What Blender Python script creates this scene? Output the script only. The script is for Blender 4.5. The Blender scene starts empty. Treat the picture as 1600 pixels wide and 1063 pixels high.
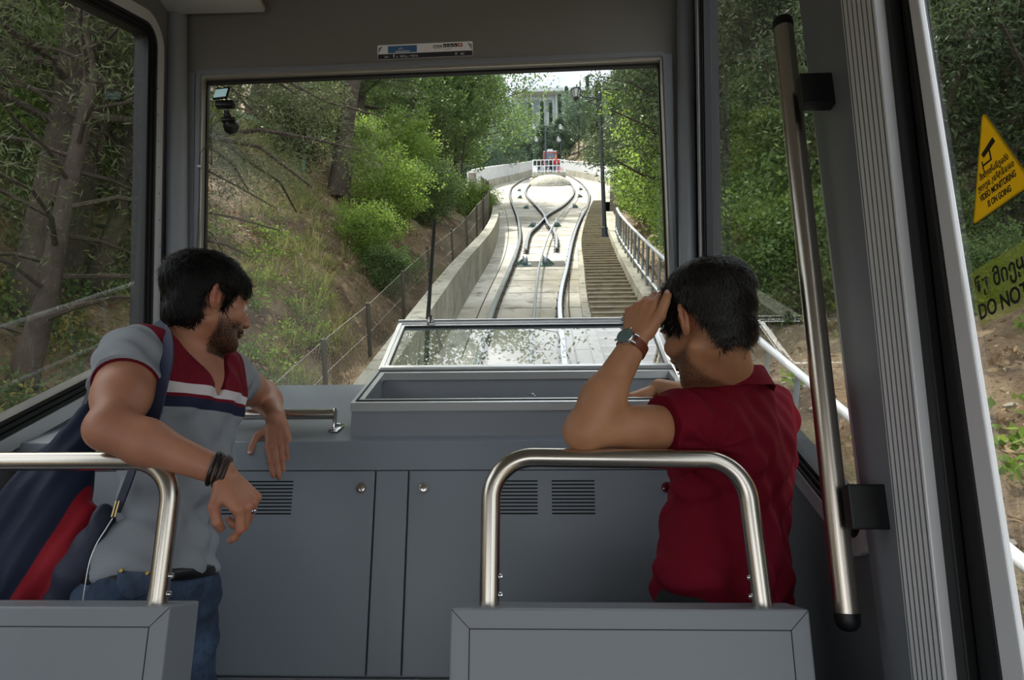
import bpy, bmesh, math, random
import numpy as np
from mathutils import Vector, Matrix, noise
R = math.radians
SC = bpy.context.scene
COL = SC.collection
random.seed(7)

# ---------------------------------------------------------------- camera
F_PX = 1100.0
YAW, PITCH = R(2.2), R(15.0)
CAM = np.array([0.0, 0.0, 1.0])
cd = bpy.data.cameras.new('camera')
cam = bpy.data.objects.new('camera', cd)
COL.objects.link(cam)
cd.sensor_width = 36.0
cd.lens = 36.0 * F_PX / 1600.0
cd.clip_start = 0.02
cd.clip_end = 900
cam.location = CAM
cam.rotation_euler = (R(90) + PITCH, 0, YAW)
SC.camera = cam

# ---------------------------------------------------------------- light
SC.view_settings.view_transform = 'Standard'
SC.view_settings.look = 'None'
SC.view_settings.gamma = 1
SC.view_settings.use_curve_mapping = False
SC.view_settings.exposure = 0.78
SC.cycles.max_bounces = 10
SC.cycles.diffuse_bounces = 4
SC.cycles.glossy_bounces = 4
SC.cycles.transmission_bounces = 6
SC.cycles.transparent_max_bounces = 16
SC.cycles.sample_clamp_indirect = 6.0
SC.cycles.use_denoising = True

w = bpy.data.worlds.new('sky'); SC.world = w; w.use_nodes = True
nt = w.node_tree; nt.nodes.clear()
wo = nt.nodes.new('ShaderNodeOutputWorld'); bg = nt.nodes.new('ShaderNodeBackground')
sky = nt.nodes.new('ShaderNodeTexSky'); sky.sky_type = 'NISHITA'
sky.sun_disc = False; sky.sun_elevation = R(58); sky.sun_rotation = R(-52)
sky.air_density = 1.0; sky.dust_density = 4.0; sky.ozone_density = 1.0
tc = nt.nodes.new('ShaderNodeTexCoord'); mp = nt.nodes.new('ShaderNodeMapping')
mp.inputs['Scale'].default_value = (1, 1, 2.2)
nz = nt.nodes.new('ShaderNodeTexNoise'); nz.inputs['Scale'].default_value = 2.6; nz.inputs['Detail'].default_value = 6
rp = nt.nodes.new('ShaderNodeValToRGB'); rp.color_ramp.elements[0].position = .34; rp.color_ramp.elements[1].position = .58
mx = nt.nodes.new('ShaderNodeMix'); mx.data_type = 'RGBA'
sc_ = nt.nodes.new('ShaderNodeVectorMath'); sc_.operation = 'SCALE'; sc_.inputs['Scale'].default_value = 0.11
nt.links.new(tc.outputs['Generated'], mp.inputs[0]); nt.links.new(mp.outputs[0], nz.inputs['Vector'])
nt.links.new(nz.outputs['Fac'], rp.inputs[0]); nt.links.new(rp.outputs[0], mx.inputs[0])
nt.links.new(sky.outputs[0], sc_.inputs[0]); nt.links.new(sc_.outputs[0], mx.inputs[6])
mx.inputs[7].default_value = (1.25, 1.28, 1.33, 1)          # bright thin cloud
nt.links.new(mx.outputs[2], bg.inputs[0]); bg.inputs[1].default_value = 1.15
nt.links.new(bg.outputs[0], wo.inputs[0])

sd = bpy.data.lights.new('sun', 'SUN'); so = bpy.data.objects.new('sun', sd); COL.objects.link(so)
sd.energy = 5.5; sd.angle = R(1.5); sd.color = (1.0, .95, .86)
SUN_DIR = Vector((-.36, .32, 1.15)).normalized()            # towards the sun: up the slope, to the left
so.rotation_euler = SUN_DIR.to_track_quat('Z', 'Y').to_euler()
so.location = (0, 0, 30)

# ---------------------------------------------------------------- projection helpers
fw_ = np.array([-math.sin(YAW)*math.cos(PITCH), math.cos(YAW)*math.cos(PITCH), math.sin(PITCH)])
rt_ = np.array([math.cos(YAW), math.sin(YAW), 0.0]); up_ = np.cross(rt_, fw_)
def ray(px, py): return fw_ + rt_*(px-800)/F_PX - up_*(py-531.5)/F_PX
def PY(px, py, Y): r = ray(px, py); return Vector(CAM + r*(Y/r[1]))
def PX(px, py, X): r = ray(px, py); return Vector(CAM + r*(X/r[0]))
SL = R(30)
def T(x, s, n):                      # coordinates along the inclined track
    return Vector((x, s*math.cos(SL) - n*math.sin(SL), 1 + s*math.sin(SL) + n*math.cos(SL)))
def yz_px(px, py, X): v = PX(px, py, X); return (v.y, v.z)

# ---------------------------------------------------------------- mesh helpers
class MB:
    def __init__(s): s.v = []; s.f = []; s.m = []; s.mi = 0
    def add(s, vs, fs):
        o = len(s.v); s.v += [tuple(v) for v in vs]; s.f += [tuple(i+o for i in f) for f in fs]; s.m += [s.mi]*len(fs); return s
    def box(s, x0, x1, y0, y1, z0, z1, bev=0.0, M=None, seg=2):
        bm = bmesh.new(); bmesh.ops.create_cube(bm, size=1)
        for v in bm.verts: v.co = Vector(((x0+x1)/2+v.co.x*(x1-x0), (y0+y1)/2+v.co.y*(y1-y0), (z0+z1)/2+v.co.z*(z1-z0)))
        if bev: bmesh.ops.bevel(bm, geom=bm.edges[:], offset=bev, segments=seg, affect='EDGES', profile=.5)
        if M is not None: bmesh.ops.transform(bm, matrix=M, verts=bm.verts)
        bm.verts.index_update(); s.add([v.co.copy() for v in bm.verts], [[v.index for v in f.verts] for f in bm.faces]); bm.free(); return s
    def prism(s, pts, d, bev=0.0):   # pts: loop of Vectors; d: extrude vector
        n = len(pts); d = Vector(d); pts = [Vector(p) for p in pts]
        nn = Vector((0,0,0))
        for i in range(n): nn += pts[i].cross(pts[(i+1) % n])
        if nn.dot(d) > 0: pts = pts[::-1]
        bm = bmesh.new(); a = [bm.verts.new(p) for p in pts]; b = [bm.verts.new(p+d) for p in pts]
        bm.faces.new(a); bm.faces.new(b[::-1])
        for i in range(n): bm.faces.new((a[(i+1) % n], a[i], b[i], b[(i+1) % n]))
        if bev: bmesh.ops.bevel(bm, geom=bm.edges[:], offset=bev, segments=2, affect='EDGES', profile=.5)
        bm.verts.index_update(); s.add([v.co.copy() for v in bm.verts], [[v.index for v in f.verts] for f in bm.faces]); bm.free(); return s
    def ring(s, outer, inner, d):    # frame between two loops of equal length, extruded by d
        n = len(outer); d = Vector(d); o = len(s.v)
        V = [Vector(p) for p in outer]+[Vector(p) for p in inner]; V += [v+d for v in V]
        fs = []
        for i in range(n):
            j = (i+1) % n
            fs += [(i, j, n+j, n+i), (2*n+j, 2*n+i, 3*n+i, 3*n+j), (j, i, 2*n+i, 2*n+j), (n+i, n+j, 3*n+j, 3*n+i)]
        return s.add(V, fs)
    def tube(s, path, r, seg=12, caps=True, closed=False, squash=None):
        P = [Vector(p) for p in path]; n = len(P)
        rr = list(r) if hasattr(r, '__len__') else [r]*n
        tan = []
        for i in range(n):
            if closed: t = P[(i+1) % n]-P[i-1]
            else: t = P[min(i+1, n-1)]-P[max(i-1, 0)]
            tan.append(t.normalized() if t.length > 1e-9 else Vector((0, 0, 1)))
        u = tan[0].orthogonal().normalized() if squash is None else (Vector(squash[0])-tan[0]*tan[0].dot(Vector(squash[0]))).normalized()
        vs = []
        for i in range(n):
            t = tan[i]; u = (u-t*u.dot(t)).normalized(); w_ = t.cross(u)
            k = 1 if squash is None else squash[1]
            for q in range(seg):
                a = 2*math.pi*q/seg; vs.append(P[i]+(u*math.cos(a)*k+w_*math.sin(a))*rr[i])
        fs = []
        for i in range(n if closed else n-1):
            a = i*seg; b = ((i+1) % n)*seg
            for q in range(seg): p = (q+1) % seg; fs.append((a+q, a+p, b+p, b+q))
        if caps and not closed: fs.append(tuple(range(seg))[::-1]); fs.append(tuple((n-1)*seg+q for q in range(seg)))
        return s.add(vs, fs)
    def sphere(s, c, r, seg=16, rings=10, M=None):
        r = Vector(r) if hasattr(r, '__len__') else Vector((r, r, r)); c = Vector(c); vs = [Vector((0, 0, 1))]
        for i in range(1, rings):
            a = math.pi*i/rings
            for q in range(seg): b = 2*math.pi*q/seg; vs.append(Vector((math.sin(a)*math.cos(b), math.sin(a)*math.sin(b), math.cos(a))))
        vs.append(Vector((0, 0, -1))); fs = []
        for q in range(seg): fs.append((0, 1+q, 1+(q+1) % seg))
        for i in range(rings-2):
            for q in range(seg): a = 1+i*seg; b = a+seg; p = (q+1) % seg; fs.append((a+q, b+q, b+p, a+p))
        L = len(vs)-1; a = 1+(rings-2)*seg
        for q in range(seg): fs.append((L, a+(q+1) % seg, a+q))
        vs = [Vector((v.x*r.x, v.y*r.y, v.z*r.z)) for v in vs]
        if M is not None: vs = [M @ v for v in vs]
        return s.add([v+c for v in vs], fs)
    def lathe(s, prof, c, axis=(0, 0, 1), seg=24):   # prof: (r, h) list
        ax = Vector(axis).normalized(); u = ax.orthogonal().normalized(); w_ = ax.cross(u); c = Vector(c)
        vs = []; n = len(prof)
        for r, h in prof:
            for q in range(seg): a = 2*math.pi*q/seg; vs.append(c+ax*h+(u*math.cos(a)+w_*math.sin(a))*r)
        fs = [(i*seg+q, i*seg+(q+1) % seg, (i+1)*seg+(q+1) % seg, (i+1)*seg+q) for i in range(n-1) for q in range(seg)]
        fs.append(tuple(range(seg))[::-1]); fs.append(tuple((n-1)*seg+q for q in range(seg)))
        return s.add(vs, fs)
    def build(s, name, mat, parent=None, smooth=False, **props):
        me = bpy.data.meshes.new(name); me.from_pydata(s.v, [], s.f)
        for m_ in (mat if isinstance(mat, (list, tuple)) else [mat]): me.materials.append(m_)
        if any(s.m): me.polygons.foreach_set('material_index', s.m)
        me.validate(); 
        bm = bmesh.new(); bm.from_mesh(me); bmesh.ops.recalc_face_normals(bm, faces=bm.faces[:]); bm.to_mesh(me); bm.free()
        if smooth:
            me.polygons.foreach_set('use_smooth', [True]*len(me.polygons))
            try: me.set_sharp_from_angle(angle=R(40))
            except Exception: pass
        o = bpy.data.objects.new(name, me); COL.objects.link(o)
        if parent is not None: o.parent = parent
        for k, v in props.items(): o[k] = v
        return o
def obj_from(name, verts, faces, mat, parent=None, smooth=True, mi=None, **props):
    me = bpy.data.meshes.new(name)
    verts = np.asarray(verts, dtype=np.float32); faces = np.asarray(faces, dtype=np.int32)
    k = faces.shape[1]
    me.vertices.add(len(verts)); me.vertices.foreach_set('co', verts.ravel())
    me.loops.add(faces.size); me.loops.foreach_set('vertex_index', faces.ravel())
    me.polygons.add(len(faces)); me.polygons.foreach_set('loop_start', np.arange(0, faces.size, k, dtype=np.int32))
    try: me.polygons.foreach_set('loop_total', np.full(len(faces), k, dtype=np.int32))
    except Exception: pass
    for m_ in (mat if isinstance(mat, (list, tuple)) else [mat]): me.materials.append(m_)
    if mi is not None: me.polygons.foreach_set('material_index', np.asarray(mi, dtype=np.int32))
    me.polygons.foreach_set('use_smooth', np.full(len(faces), smooth))
    me.update(calc_edges=True); me.validate()
    o = bpy.data.objects.new(name, me); COL.objects.link(o)
    if parent is not None: o.parent = parent
    for k_, v in props.items(): o[k_] = v
    return o
def thing(name, label, cat, loc=(0, 0, 0), group=None):
    o = bpy.data.objects.new(name, None); COL.objects.link(o); o.empty_display_size = .05
    o.location = loc; o['label'] = label; o['category'] = cat
    if group: o['group'] = group
    return o
def fix(o, root):                    # parent built at world coordinates under a root placed at its base
    o.parent = root; o.matrix_parent_inverse = Matrix.Translation(root.location).inverted(); return o
def tag(o, label, cat, group=None):
    o['label'] = label; o['category'] = cat
    if group: o['group'] = group
    return o
def dup(o, parent=None):
    c = o.copy(); COL.objects.link(c)
    if parent is not None: c.parent = parent
    for ch in list(o.children): dup(ch, c)
    return c
def arc(c, r, a0, a1, n, u, v): return [Vector(c)+Vector(u)*r*math.cos(a0+(a1-a0)*i/n)+Vector(v)*r*math.sin(a0+(a1-a0)*i/n) for i in range(n+1)]
def fillet(pts, rads, n=6, closed=True):
    out = []; N = len(pts); pts = [Vector(p) for p in pts]
    for i in range(N):
        if not closed and i in (0, N-1): out.append(pts[i]); continue
        p = pts[i]; a = (pts[i-1]-p); b = (pts[(i+1) % N]-p); r = rads[i] if hasattr(rads, '__len__') else rads
        if r <= 0: out.append(p); continue
        ang = a.angle(b)/2; t = min(r/math.tan(ang), a.length*.49, b.length*.49)
        p0 = p+a.normalized()*t; p1 = p+b.normalized()*t
        c = p+(a.normalized()+b.normalized()).normalized()*(t/math.cos(ang)); rr = (p0-c).length
        v0 = (p0-c)/rr; v1 = (p1-c)/rr; th = v0.angle(v1)
        for k in range(n+1):
            q = k/n; out.append(c+(v0*math.sin((1-q)*th)+v1*math.sin(q*th))/math.sin(th)*rr)
    return out
def inset(pts, d, nrm):              # offset a planar loop inwards by d
    N = len(pts); pts = [Vector(p) for p in pts]; nrm = Vector(nrm); cen = sum(pts, Vector())/N; out = []
    for i in range(N):
        a = pts[i-1]; p = pts[i]; b = pts[(i+1) % N]
        e0 = (p-a).normalized(); e1 = (b-p).normalized(); n0 = e0.cross(nrm); n1 = e1.cross(nrm)
        if n0.dot(cen-p) < 0: n0 = -n0
        if n1.dot(cen-p) < 0: n1 = -n1
        m = (n0+n1); L = m.length; m.normalize(); out.append(p+m*d/max(.5, L/2))
    return out

# ---------------------------------------------------------------- materials
def lin(c):
    if isinstance(c, str): c = tuple(int(c[i:i+2], 16)/255 for i in (0, 2, 4))
    return tuple((x/12.92 if x <= .04045 else ((x+.055)/1.055)**2.4) for x in c)+(1,)
def mat(name, col, rough=.5, metal=0.0, spec=.5, bump=None, var=None, aniso=0.0, sss=0.0, coat=0.0, coord='Object', streak=None, sheen=0):
    m = bpy.data.materials.new(name); m.use_nodes = True; n = m.node_tree; b = n.nodes['Principled BSDF']
    b.inputs['Base Color'].default_value = lin(col); b.inputs['Roughness'].default_value = rough; b.inputs['Metallic'].default_value = metal
    b.inputs['Specular IOR Level'].default_value = spec; b.inputs['Coat Weight'].default_value = coat
    if sheen: b.inputs['Sheen Weight'].default_value = sheen
    if sss: b.inputs['Subsurface Weight'].default_value = sss; b.inputs['Subsurface Radius'].default_value = (.012, .004, .002); b.inputs['Subsurface Scale'].default_value = 1.0
    t = n.nodes.new('ShaderNodeTexCoord')
    def nz_(scale, detail=4, st=None, rough_=.55):
        x = n.nodes.new('ShaderNodeTexNoise'); x.inputs['Scale'].default_value = scale; x.inputs['Detail'].default_value = detail; x.inputs['Roughness'].default_value = rough_
        if st:
            mp_ = n.nodes.new('ShaderNodeMapping'); mp_.inputs['Scale'].default_value = st; n.links.new(t.outputs[coord], mp_.inputs[0]); n.links.new(mp_.outputs[0], x.inputs['Vector'])
        else: n.links.new(t.outputs[coord], x.inputs['Vector'])
        return x
    if var:                          # var: list of (scale, colour, lo, hi)
        prev = None
        for v in var:
            x = nz_(v[0], 6, v[4] if len(v) > 4 else None); rp_ = n.nodes.new('ShaderNodeValToRGB'); rp_.color_ramp.elements[0].position = v[2]; rp_.color_ramp.elements[1].position = v[3]
            n.links.new(x.outputs['Fac'], rp_.inputs[0]); mx_ = n.nodes.new('ShaderNodeMix'); mx_.data_type = 'RGBA'; n.links.new(rp_.outputs[0], mx_.inputs[0])
            if prev is None: mx_.inputs[6].default_value = lin(col)
            else: n.links.new(prev.outputs[2], mx_.inputs[6])
            mx_.inputs[7].default_value = lin(v[1]); prev = mx_
        n.links.new(prev.outputs[2], b.inputs['Base Color'])
    if bump:                         # (scale, strength, distance[, stretch])
        x = nz_(bump[0], 5, bump[3] if len(bump) > 3 else None); bp = n.nodes.new('ShaderNodeBump'); bp.inputs['Strength'].default_value = bump[1]; bp.inputs['Distance'].default_value = bump[2]
        n.links.new(x.outputs['Fac'], bp.inputs['Height']); n.links.new(bp.outputs[0], b.inputs['Normal'])
    if aniso: b.inputs['Anisotropic'].default_value = aniso
    return m
def leaf_mat(name, c1, c2, trans=.45, rough=.5):
    m = bpy.data.materials.new(name); m.use_nodes = True; n = m.node_tree; n.nodes.clear()
    o = n.nodes.new('ShaderNodeOutputMaterial'); b = n.nodes.new('ShaderNodeBsdfPrincipled'); tr = n.nodes.new('ShaderNodeBsdfTranslucent'); mix = n.nodes.new('ShaderNodeMixShader')
    g = n.nodes.new('ShaderNodeNewGeometry'); cr = n.nodes.new('ShaderNodeMix'); cr.data_type = 'RGBA'
    cr.inputs[6].default_value = lin(c1); cr.inputs[7].default_value = lin(c2)
    n.links.new(g.outputs['Random Per Island'], cr.inputs[0]); n.links.new(cr.outputs[2], b.inputs['Base Color'])
    hs = n.nodes.new('ShaderNodeHueSaturation'); hs.inputs['Hue'].default_value = .49; hs.inputs['Saturation'].default_value = 1.0; hs.inputs['Value'].default_value = 1.35
    n.links.new(cr.outputs[2], hs.inputs['Color']); n.links.new(hs.outputs[0], tr.inputs[0])
    b.inputs['Roughness'].default_value = rough; b.inputs['Specular IOR Level'].default_value = .35
    mix.inputs[0].default_value = trans; n.links.new(b.outputs[0], mix.inputs[1]); n.links.new(tr.outputs[0], mix.inputs[2]); n.links.new(mix.outputs[0], o.inputs[0])
    return m
def glass_mat(name, tint=(.93, .96, .95), refl=1.0, dirt=0.02):
    m = bpy.data.materials.new(name); m.use_nodes = True; n = m.node_tree; n.nodes.clear()
    o = n.nodes.new('ShaderNodeOutputMaterial'); tr = n.nodes.new('ShaderNodeBsdfTransparent'); gl = n.nodes.new('ShaderNodeBsdfGlossy'); df = n.nodes.new('ShaderNodeBsdfDiffuse')
    tr.inputs[0].default_value = (*tint, 1); gl.inputs['Roughness'].default_value = .0; df.inputs[0].default_value = (.5, .52, .5, 1)
    fr = n.nodes.new('ShaderNodeFresnel'); gg = n.nodes.new('ShaderNodeNewGeometry'); io = n.nodes.new('ShaderNodeMix'); io.inputs[2].default_value = 1.5; io.inputs[3].default_value = 1/1.5; n.links.new(gg.outputs['Backfacing'], io.inputs[0]); n.links.new(io.outputs[0], fr.inputs[0]); mm = n.nodes.new('ShaderNodeMath'); mm.operation = 'MULTIPLY'; mm.inputs[1].default_value = refl; mm.use_clamp = True
    m1 = n.nodes.new('ShaderNodeMixShader'); m2 = n.nodes.new('ShaderNodeMixShader'); m1.inputs[0].default_value = dirt
    n.links.new(fr.outputs[0], mm.inputs[0]); n.links.new(tr.outputs[0], m1.inputs[1]); n.links.new(df.outputs[0], m1.inputs[2])
    n.links.new(mm.outputs[0], m2.inputs[0]); n.links.new(m1.outputs[0], m2.inputs[1]); n.links.new(gl.outputs[0], m2.inputs[2]); n.links.new(m2.outputs[0], o.inputs[0])
    return m
M = {}
M['panel'] = mat('grey_powder_coat', '7d8288', .42, bump=(900, .12, .001))
M['console'] = mat('blue_grey_coat', '7e868e', .38, bump=(900, .12, .001))
M['panel_dark'] = mat('dark_grey_coat', '6a6c6f', .5, bump=(700, .1, .001))
M['header'] = mat('warm_grey_panel', '7b7974', .6, bump=(700, .08, .001))
M['ceil'] = mat('ceiling_white', 'a5a5a0', .6)
M['floor'] = mat('floor_rubber', '3c3e40', .7, bump=(300, .3, .002))
M['alu'] = mat('aluminium', 'c3c6c8', .32, .85, bump=(60, .05, .001, (1, 1, 12)))
M['anod'] = mat('anodised_strip', 'f0f2f4', .36, .1)
M['alu_dull'] = mat('dull_aluminium', 'b3aea4', .42, .75, bump=(80, .06, .001, (20, 20, 1)))
M['silver'] = mat('silver_trim', 'c9ccce', .35, .3)
M['steel'] = mat('brushed_steel', 'c9c3b8', .24, 1.0, bump=(140, .06, .0006, (1, 14, 14)))
M['steelv'] = mat('brushed_steel_pole', 'c8c0b4', .27, 1.0, bump=(140, .06, .0006, (14, 14, 1)))
M['chrome'] = mat('chrome', 'd8d8d8', .12, 1.0)
M['rubber'] = mat('black_rubber', '0d0e10', .55)
M['plastic'] = mat('black_plastic', '0b0c0e', .4)
M['blackmetal'] = mat('black_bracket', '101113', .45, bump=(500, .08, .001))
M['slot'] = mat('dark_gap', '060708', .8)
M['glass'] = glass_mat('window_glass', refl=1.1, dirt=.012)
M['glass_front'] = glass_mat('windscreen_glass', refl=.5, dirt=.006)
M['glass_side'] = glass_mat('side_window_glass', (.80, .83, .82), refl=1.3, dirt=.02)
M['glass_lid'] = glass_mat('lid_acrylic', (.86, .88, .88), refl=2.6, dirt=.06)
# ================================================================ THE CABIN
XR, XL = .66, -1.56                 # inner faces of the side walls
def S(o): o['kind'] = 'structure'; return o
K30 = math.tan(SL)
# floor: the front compartment stands higher than the one the camera is in
m = MB(); m.box(XL, XR, 1.36, 2.95, -.10, 0); m.box(XL, XR, -1.3, 1.36, -.62, -.52); m.box(XL, XR, 1.33, 1.36, -.52, -.0)
S(m.build('floor', M['floor']))
# ceiling, inclined like the car body
def ceil_z(y): return 3.36+K30*(y-2.6)
m = MB(); m.prism([(XL-.06, 2.75, ceil_z(2.75)), (XL-.06, -1.3, ceil_z(-1.3)), (XL-.06, -1.3, ceil_z(-1.3)+.08), (XL-.06, 2.75, ceil_z(2.75)+.08)], (XR-XL+.12, 0, 0))
S(m.build('ceiling', M['ceil']))

# ---- windscreen plane
WB = (2.85, 1.56); WT = (2.60, 2.93)      # (y, z) at the bottom and at the top of the opening
def WS(x, z, off=0): t = (z-WB[1])/(WT[1]-WB[1]); return Vector((x, WB[0]+(WT[0]-WB[0])*t-off, z))
def ws_px(px, py, off=0):
    r = ray(px, py); k = (WT[0]-WB[0])/(WT[1]-WB[1])   # y = WB0 + k (z - WB1) - off
    t = (WB[0]-off+k*(1-WB[1]))/(r[1]-k*r[2]); return Vector(CAM+r*t)
TL, TR = ws_px(314, 118), ws_px(1035, 89)
BR, BL = ws_px(1057, 640), ws_px(306, 640)
outer = [Vector((XL-.02, ) + tuple(WS(0, 3.55))[1:]), Vector((XR+.02, ) + tuple(WS(0, 3.55))[1:]), Vector((XR+.02, ) + tuple(WS(0, .6))[1:]), Vector((XL-.02, ) + tuple(WS(0, .6))[1:])]
inn = [TL, TR, BR, BL]
m = MB(); m.ring(outer, inn, (0, .06, .012)); S(m.build('wall_front', M['header']))
wf = MB(); i0 = fillet(inn, .012); wf.ring(inset(i0, -.018, (0, 1, .18)), i0, (0, -.012, 0)); 
win1 = MB()
win1.ring(fillet(inn, .012), inset(fillet(inn, .012), .010, (0, 1, .18)), (0, .05, .01))
win1 = S(win1.build('window_1', M['alu_dull']))
gk = MB(); gk.ring([p+Vector((0, .03, 0)) for p in inset(fillet(inn, .012), .006, (0, 1, .18))], [p+Vector((0, .03, 0)) for p in inset(fillet(inn, .012), .016, (0, 1, .18))], (0, .02, 0)); gk.build('gasket', M['rubber'], win1)
g = MB(); g.add([p+Vector((0, .045, 0)) for p in inn], [(0, 1, 2, 3)]); g.build('window_pane', M['glass_front'], win1)
wf.build('window_frame', M['panel'], win1)
# side edge strips of the front frame
m = MB()
m.prism([ws_px(291, 112, .012), ws_px(304, 114, .012), ws_px(298, 640, .012), ws_px(283, 640, .012)], (0, .03, 0), .003)
m.prism([ws_px(1040, 83, .012), ws_px(1051, 83, .012), ws_px(1064, 640, .012), ws_px(1052, 640, .012)], (0, .03, 0), .003)
S(m.build('trim_1', M['panel']))
# rounded corner columns
m = MB()
a, b = ws_px(276, -60, .05), ws_px(276, 640, .05); m.tube([a+(a-b)*.2, a, b], .042, 20)
a, b = ws_px(1070, -60, .05), ws_px(1077, 640, .05); m.tube([a+(a-b)*.2, a, b], .036, 20)
S(m.build('trim_2', M['panel'], smooth=True))

# ---- left wall
def Lp(px, py): return yz_px(px, py, XL)
lt, lb = Lp(243, 42), Lp(234, 561)
yr = .35
def quad_side(ft, fb, yr_): return [ft, fb, (yr_, fb[1]-(fb[0]-yr_)*K30), (yr_, ft[1]-(ft[0]-yr_)*K30)]
LQ = quad_side(lt, lb, yr); LQ[3] = (yr, lt[1]-(lt[0]-yr)*.44)
def side_wall(X, Q, th, y_front, y_back, name, mt, bottom=-.62):
    ft, fb, rb, rt2 = Q; s = 1 if X > 0 else -1; d = (s*th, 0, 0); m = MB()
    V = lambda y, z: Vector((X, y, z))
    top = lambda y: ceil_z(y)+.02
    m.prism([V(y_front, bottom), V(y_front, fb[1]+(y_front-fb[0])*K30), V(*fb), V(*rb), V(rb[0], bottom)], d)
    m.prism([V(y_front, fb[1]+(y_front-fb[0])*K30), V(y_front, top(y_front)), V(ft[0], top(ft[0])), V(*ft), V(*fb)], d)
    m.prism([V(ft[0], top(ft[0])), V(*ft), V(*rt2), V(rt2[0], top(rt2[0]))], d)
    if y_back is not None:
        m.prism([V(rb[0], bottom), V(y_back, bottom), V(y_back, top(y_back)), V(rb[0], top(rb[0]))], d)
    return S(m.build(name, mt))
side_wall(XL, LQ, .06, 2.9, -.2, 'wall_left', M['panel_dark'])
def side_window(X, Q, name, rad, mg, tw=.045, gw=.035, silver=None):
    s = 1 if X > 0 else -1
    loop = fillet([Vector((X, y, z)) for y, z in Q], rad, 8)
    root = MB(); root.ring([p+Vector((-s*.014, 0, 0)) for p in inset(loop, -tw, (1, 0, 0))], [p+Vector((-s*.014, 0, 0)) for p in loop], (s*.014, 0, 0))
    root = S(root.build(name, silver or M['silver']))
    g1 = MB(); 
    for k in range(3):
        g1.ring([p+Vector((-s*(.010-.006*k), 0, 0)) for p in inset(loop, gw*k/3, (1, 0, 0))], [p+Vector((-s*(.010-.006*k), 0, 0)) for p in inset(loop, gw*(k+.8)/3, (1, 0, 0))], (s*.056, 0, 0))
    g1.build('gasket', M['rubber'], root)
    g = MB(); lp = [p+Vector((s*.012, 0, 0)) for p in inset(loop, gw*.9, (1, 0, 0))]; g.add(lp, [tuple(range(len(lp)))]); g.build('window_pane', mg, root)
    return root, loop
w2, lloop = side_window(XL, LQ, 'window_2', .07, M['glass_side'], gw=.05)
sc = MB()
for i in range(11):                 # small screws down the trim
    t = i/10; y = lt[0]+(lb[0]-lt[0])*t+.024; z = lt[1]-.15+(lb[1]-lt[1]+.3)*t
    sc.lathe([(.003, 0), (.003, .0015)], (XL+.0135, y, z), (1, 0, 0), 8)
sc.build('screws', M['plastic'], w2)
# left wall behind the camera
m = MB(); m.prism([(XL, -.2, ceil_z(-.2)-.35), (XL, -1.3, ceil_z(-1.3)-.35), (XL, -1.3, ceil_z(-1.3)), (XL, -.2, ceil_z(-.2))], (-.06, 0, 0)); m.box(XL-.06, XL, -1.3, -.2, -.62, -.1); S(m.build('trim_3', M['panel_dark']))
# rear wall with its big window
m = MB(); zc = ceil_z(-1.3)
m.box(XL, XR, -1.36, -1.3, -.62, -.05); m.box(XL, XL+.15, -1.36, -1.3, -.05, zc); m.box(XR-.15, XR, -1.36, -1.3, -.05, zc)
S(m.build('wall_back', M['panel_dark']))

# ---- right wall
def Rp(px, py): return yz_px(px, py, XR)
RFT, RFB, RRB, RRT = Rp(1094, -75), Rp(1103, 549), Rp(1364, 872), Rp(1258, 0)
# rear edge: straight line through the pillar's inner edge, up to the ceiling strip
def on_line(a, b, z): t = (z-a[1])/(b[1]-a[1]); return (a[0]+(b[0]-a[0])*t, z)
RRT = on_line(RRB, RRT, RFT[1]-(RFT[0]-1.47)*K30)
RQ = [RFT, RFB, RRB, RRT]
side_wall(XR, RQ, .06, 2.9, None, 'wall_right', M['panel_dark'])
w3, rloop = side_window(XR, RQ, 'window_3', .05, M['glass'], tw=.036, gw=.034)
# pillar between window and door: flat grey post
def col(name, topL, botL, topR, botR, x0, x1, mt, ext=.5, bev=.003, **kw):
    a, b, c, d = [yz_px(*p, XR) for p in (topL, botL, topR, botR)]
    a2 = on_line(b, a, max(a[1]+ext, 2.9)); c2 = on_line(d, c, max(c[1]+ext, 2.9)); b2 = on_line(a, b, -.62); d2 = on_line(c, d, -.62)
    z1 = min(ceil_z(a2[0]), ceil_z(c2[0])); a2 = on_line(b, a, ceil_z(a2[0])+.0); c2 = on_line(d, c, ceil_z(c2[0])+.0)
    m = MB(); m.prism([(x0, *a2), (x0, *b2), (x0, *d2), (x0, *c2)], (x1-x0, 0, 0), bev); return m, (a2, b2, d2, c2)
m, q = col('pillar', (1262, 0), (1392, 1000), (1336, 0), (1470, 1063), XR-.022, XR+.06, M['panel'])
S(m.build('trim_4', M['panel']))
# thin groove below the window corner
v0, v1 = PX(1386, 976, XR-.001), PX(1440, 1045, XR-.001)
m, q = col('rib', (1336, 0), (1452, 1063), (1391, 0), (1508, 1063), XR-.030, XR+.05, M['alu_dull'], bev=.002)
a2, b2, d2, c2 = q; grv = MB()
for k in range(7):
    t = (k+.5)/7
    pa = Vector((XR-.0302, a2[0]+(c2[0]-a2[0])*t, min(a2[1]+(c2[1]-a2[1])*t, ceil_z(a2[0]+(c2[0]-a2[0])*t)))); pb = Vector((XR-.0302, b2[0]+(d2[0]-b2[0])*t, b2[1]))
    grv.box(-.0006, .0006, -.0016, .0016, 0, (pa-pb).length, 0, Matrix.Translation(pb) @ (pa-pb).to_track_quat('Z', 'Y').to_matrix().to_4x4())
t5 = S(m.build('trim_5', M['anod'])); grv.build('grooves', M['panel_dark'], t5)

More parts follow.
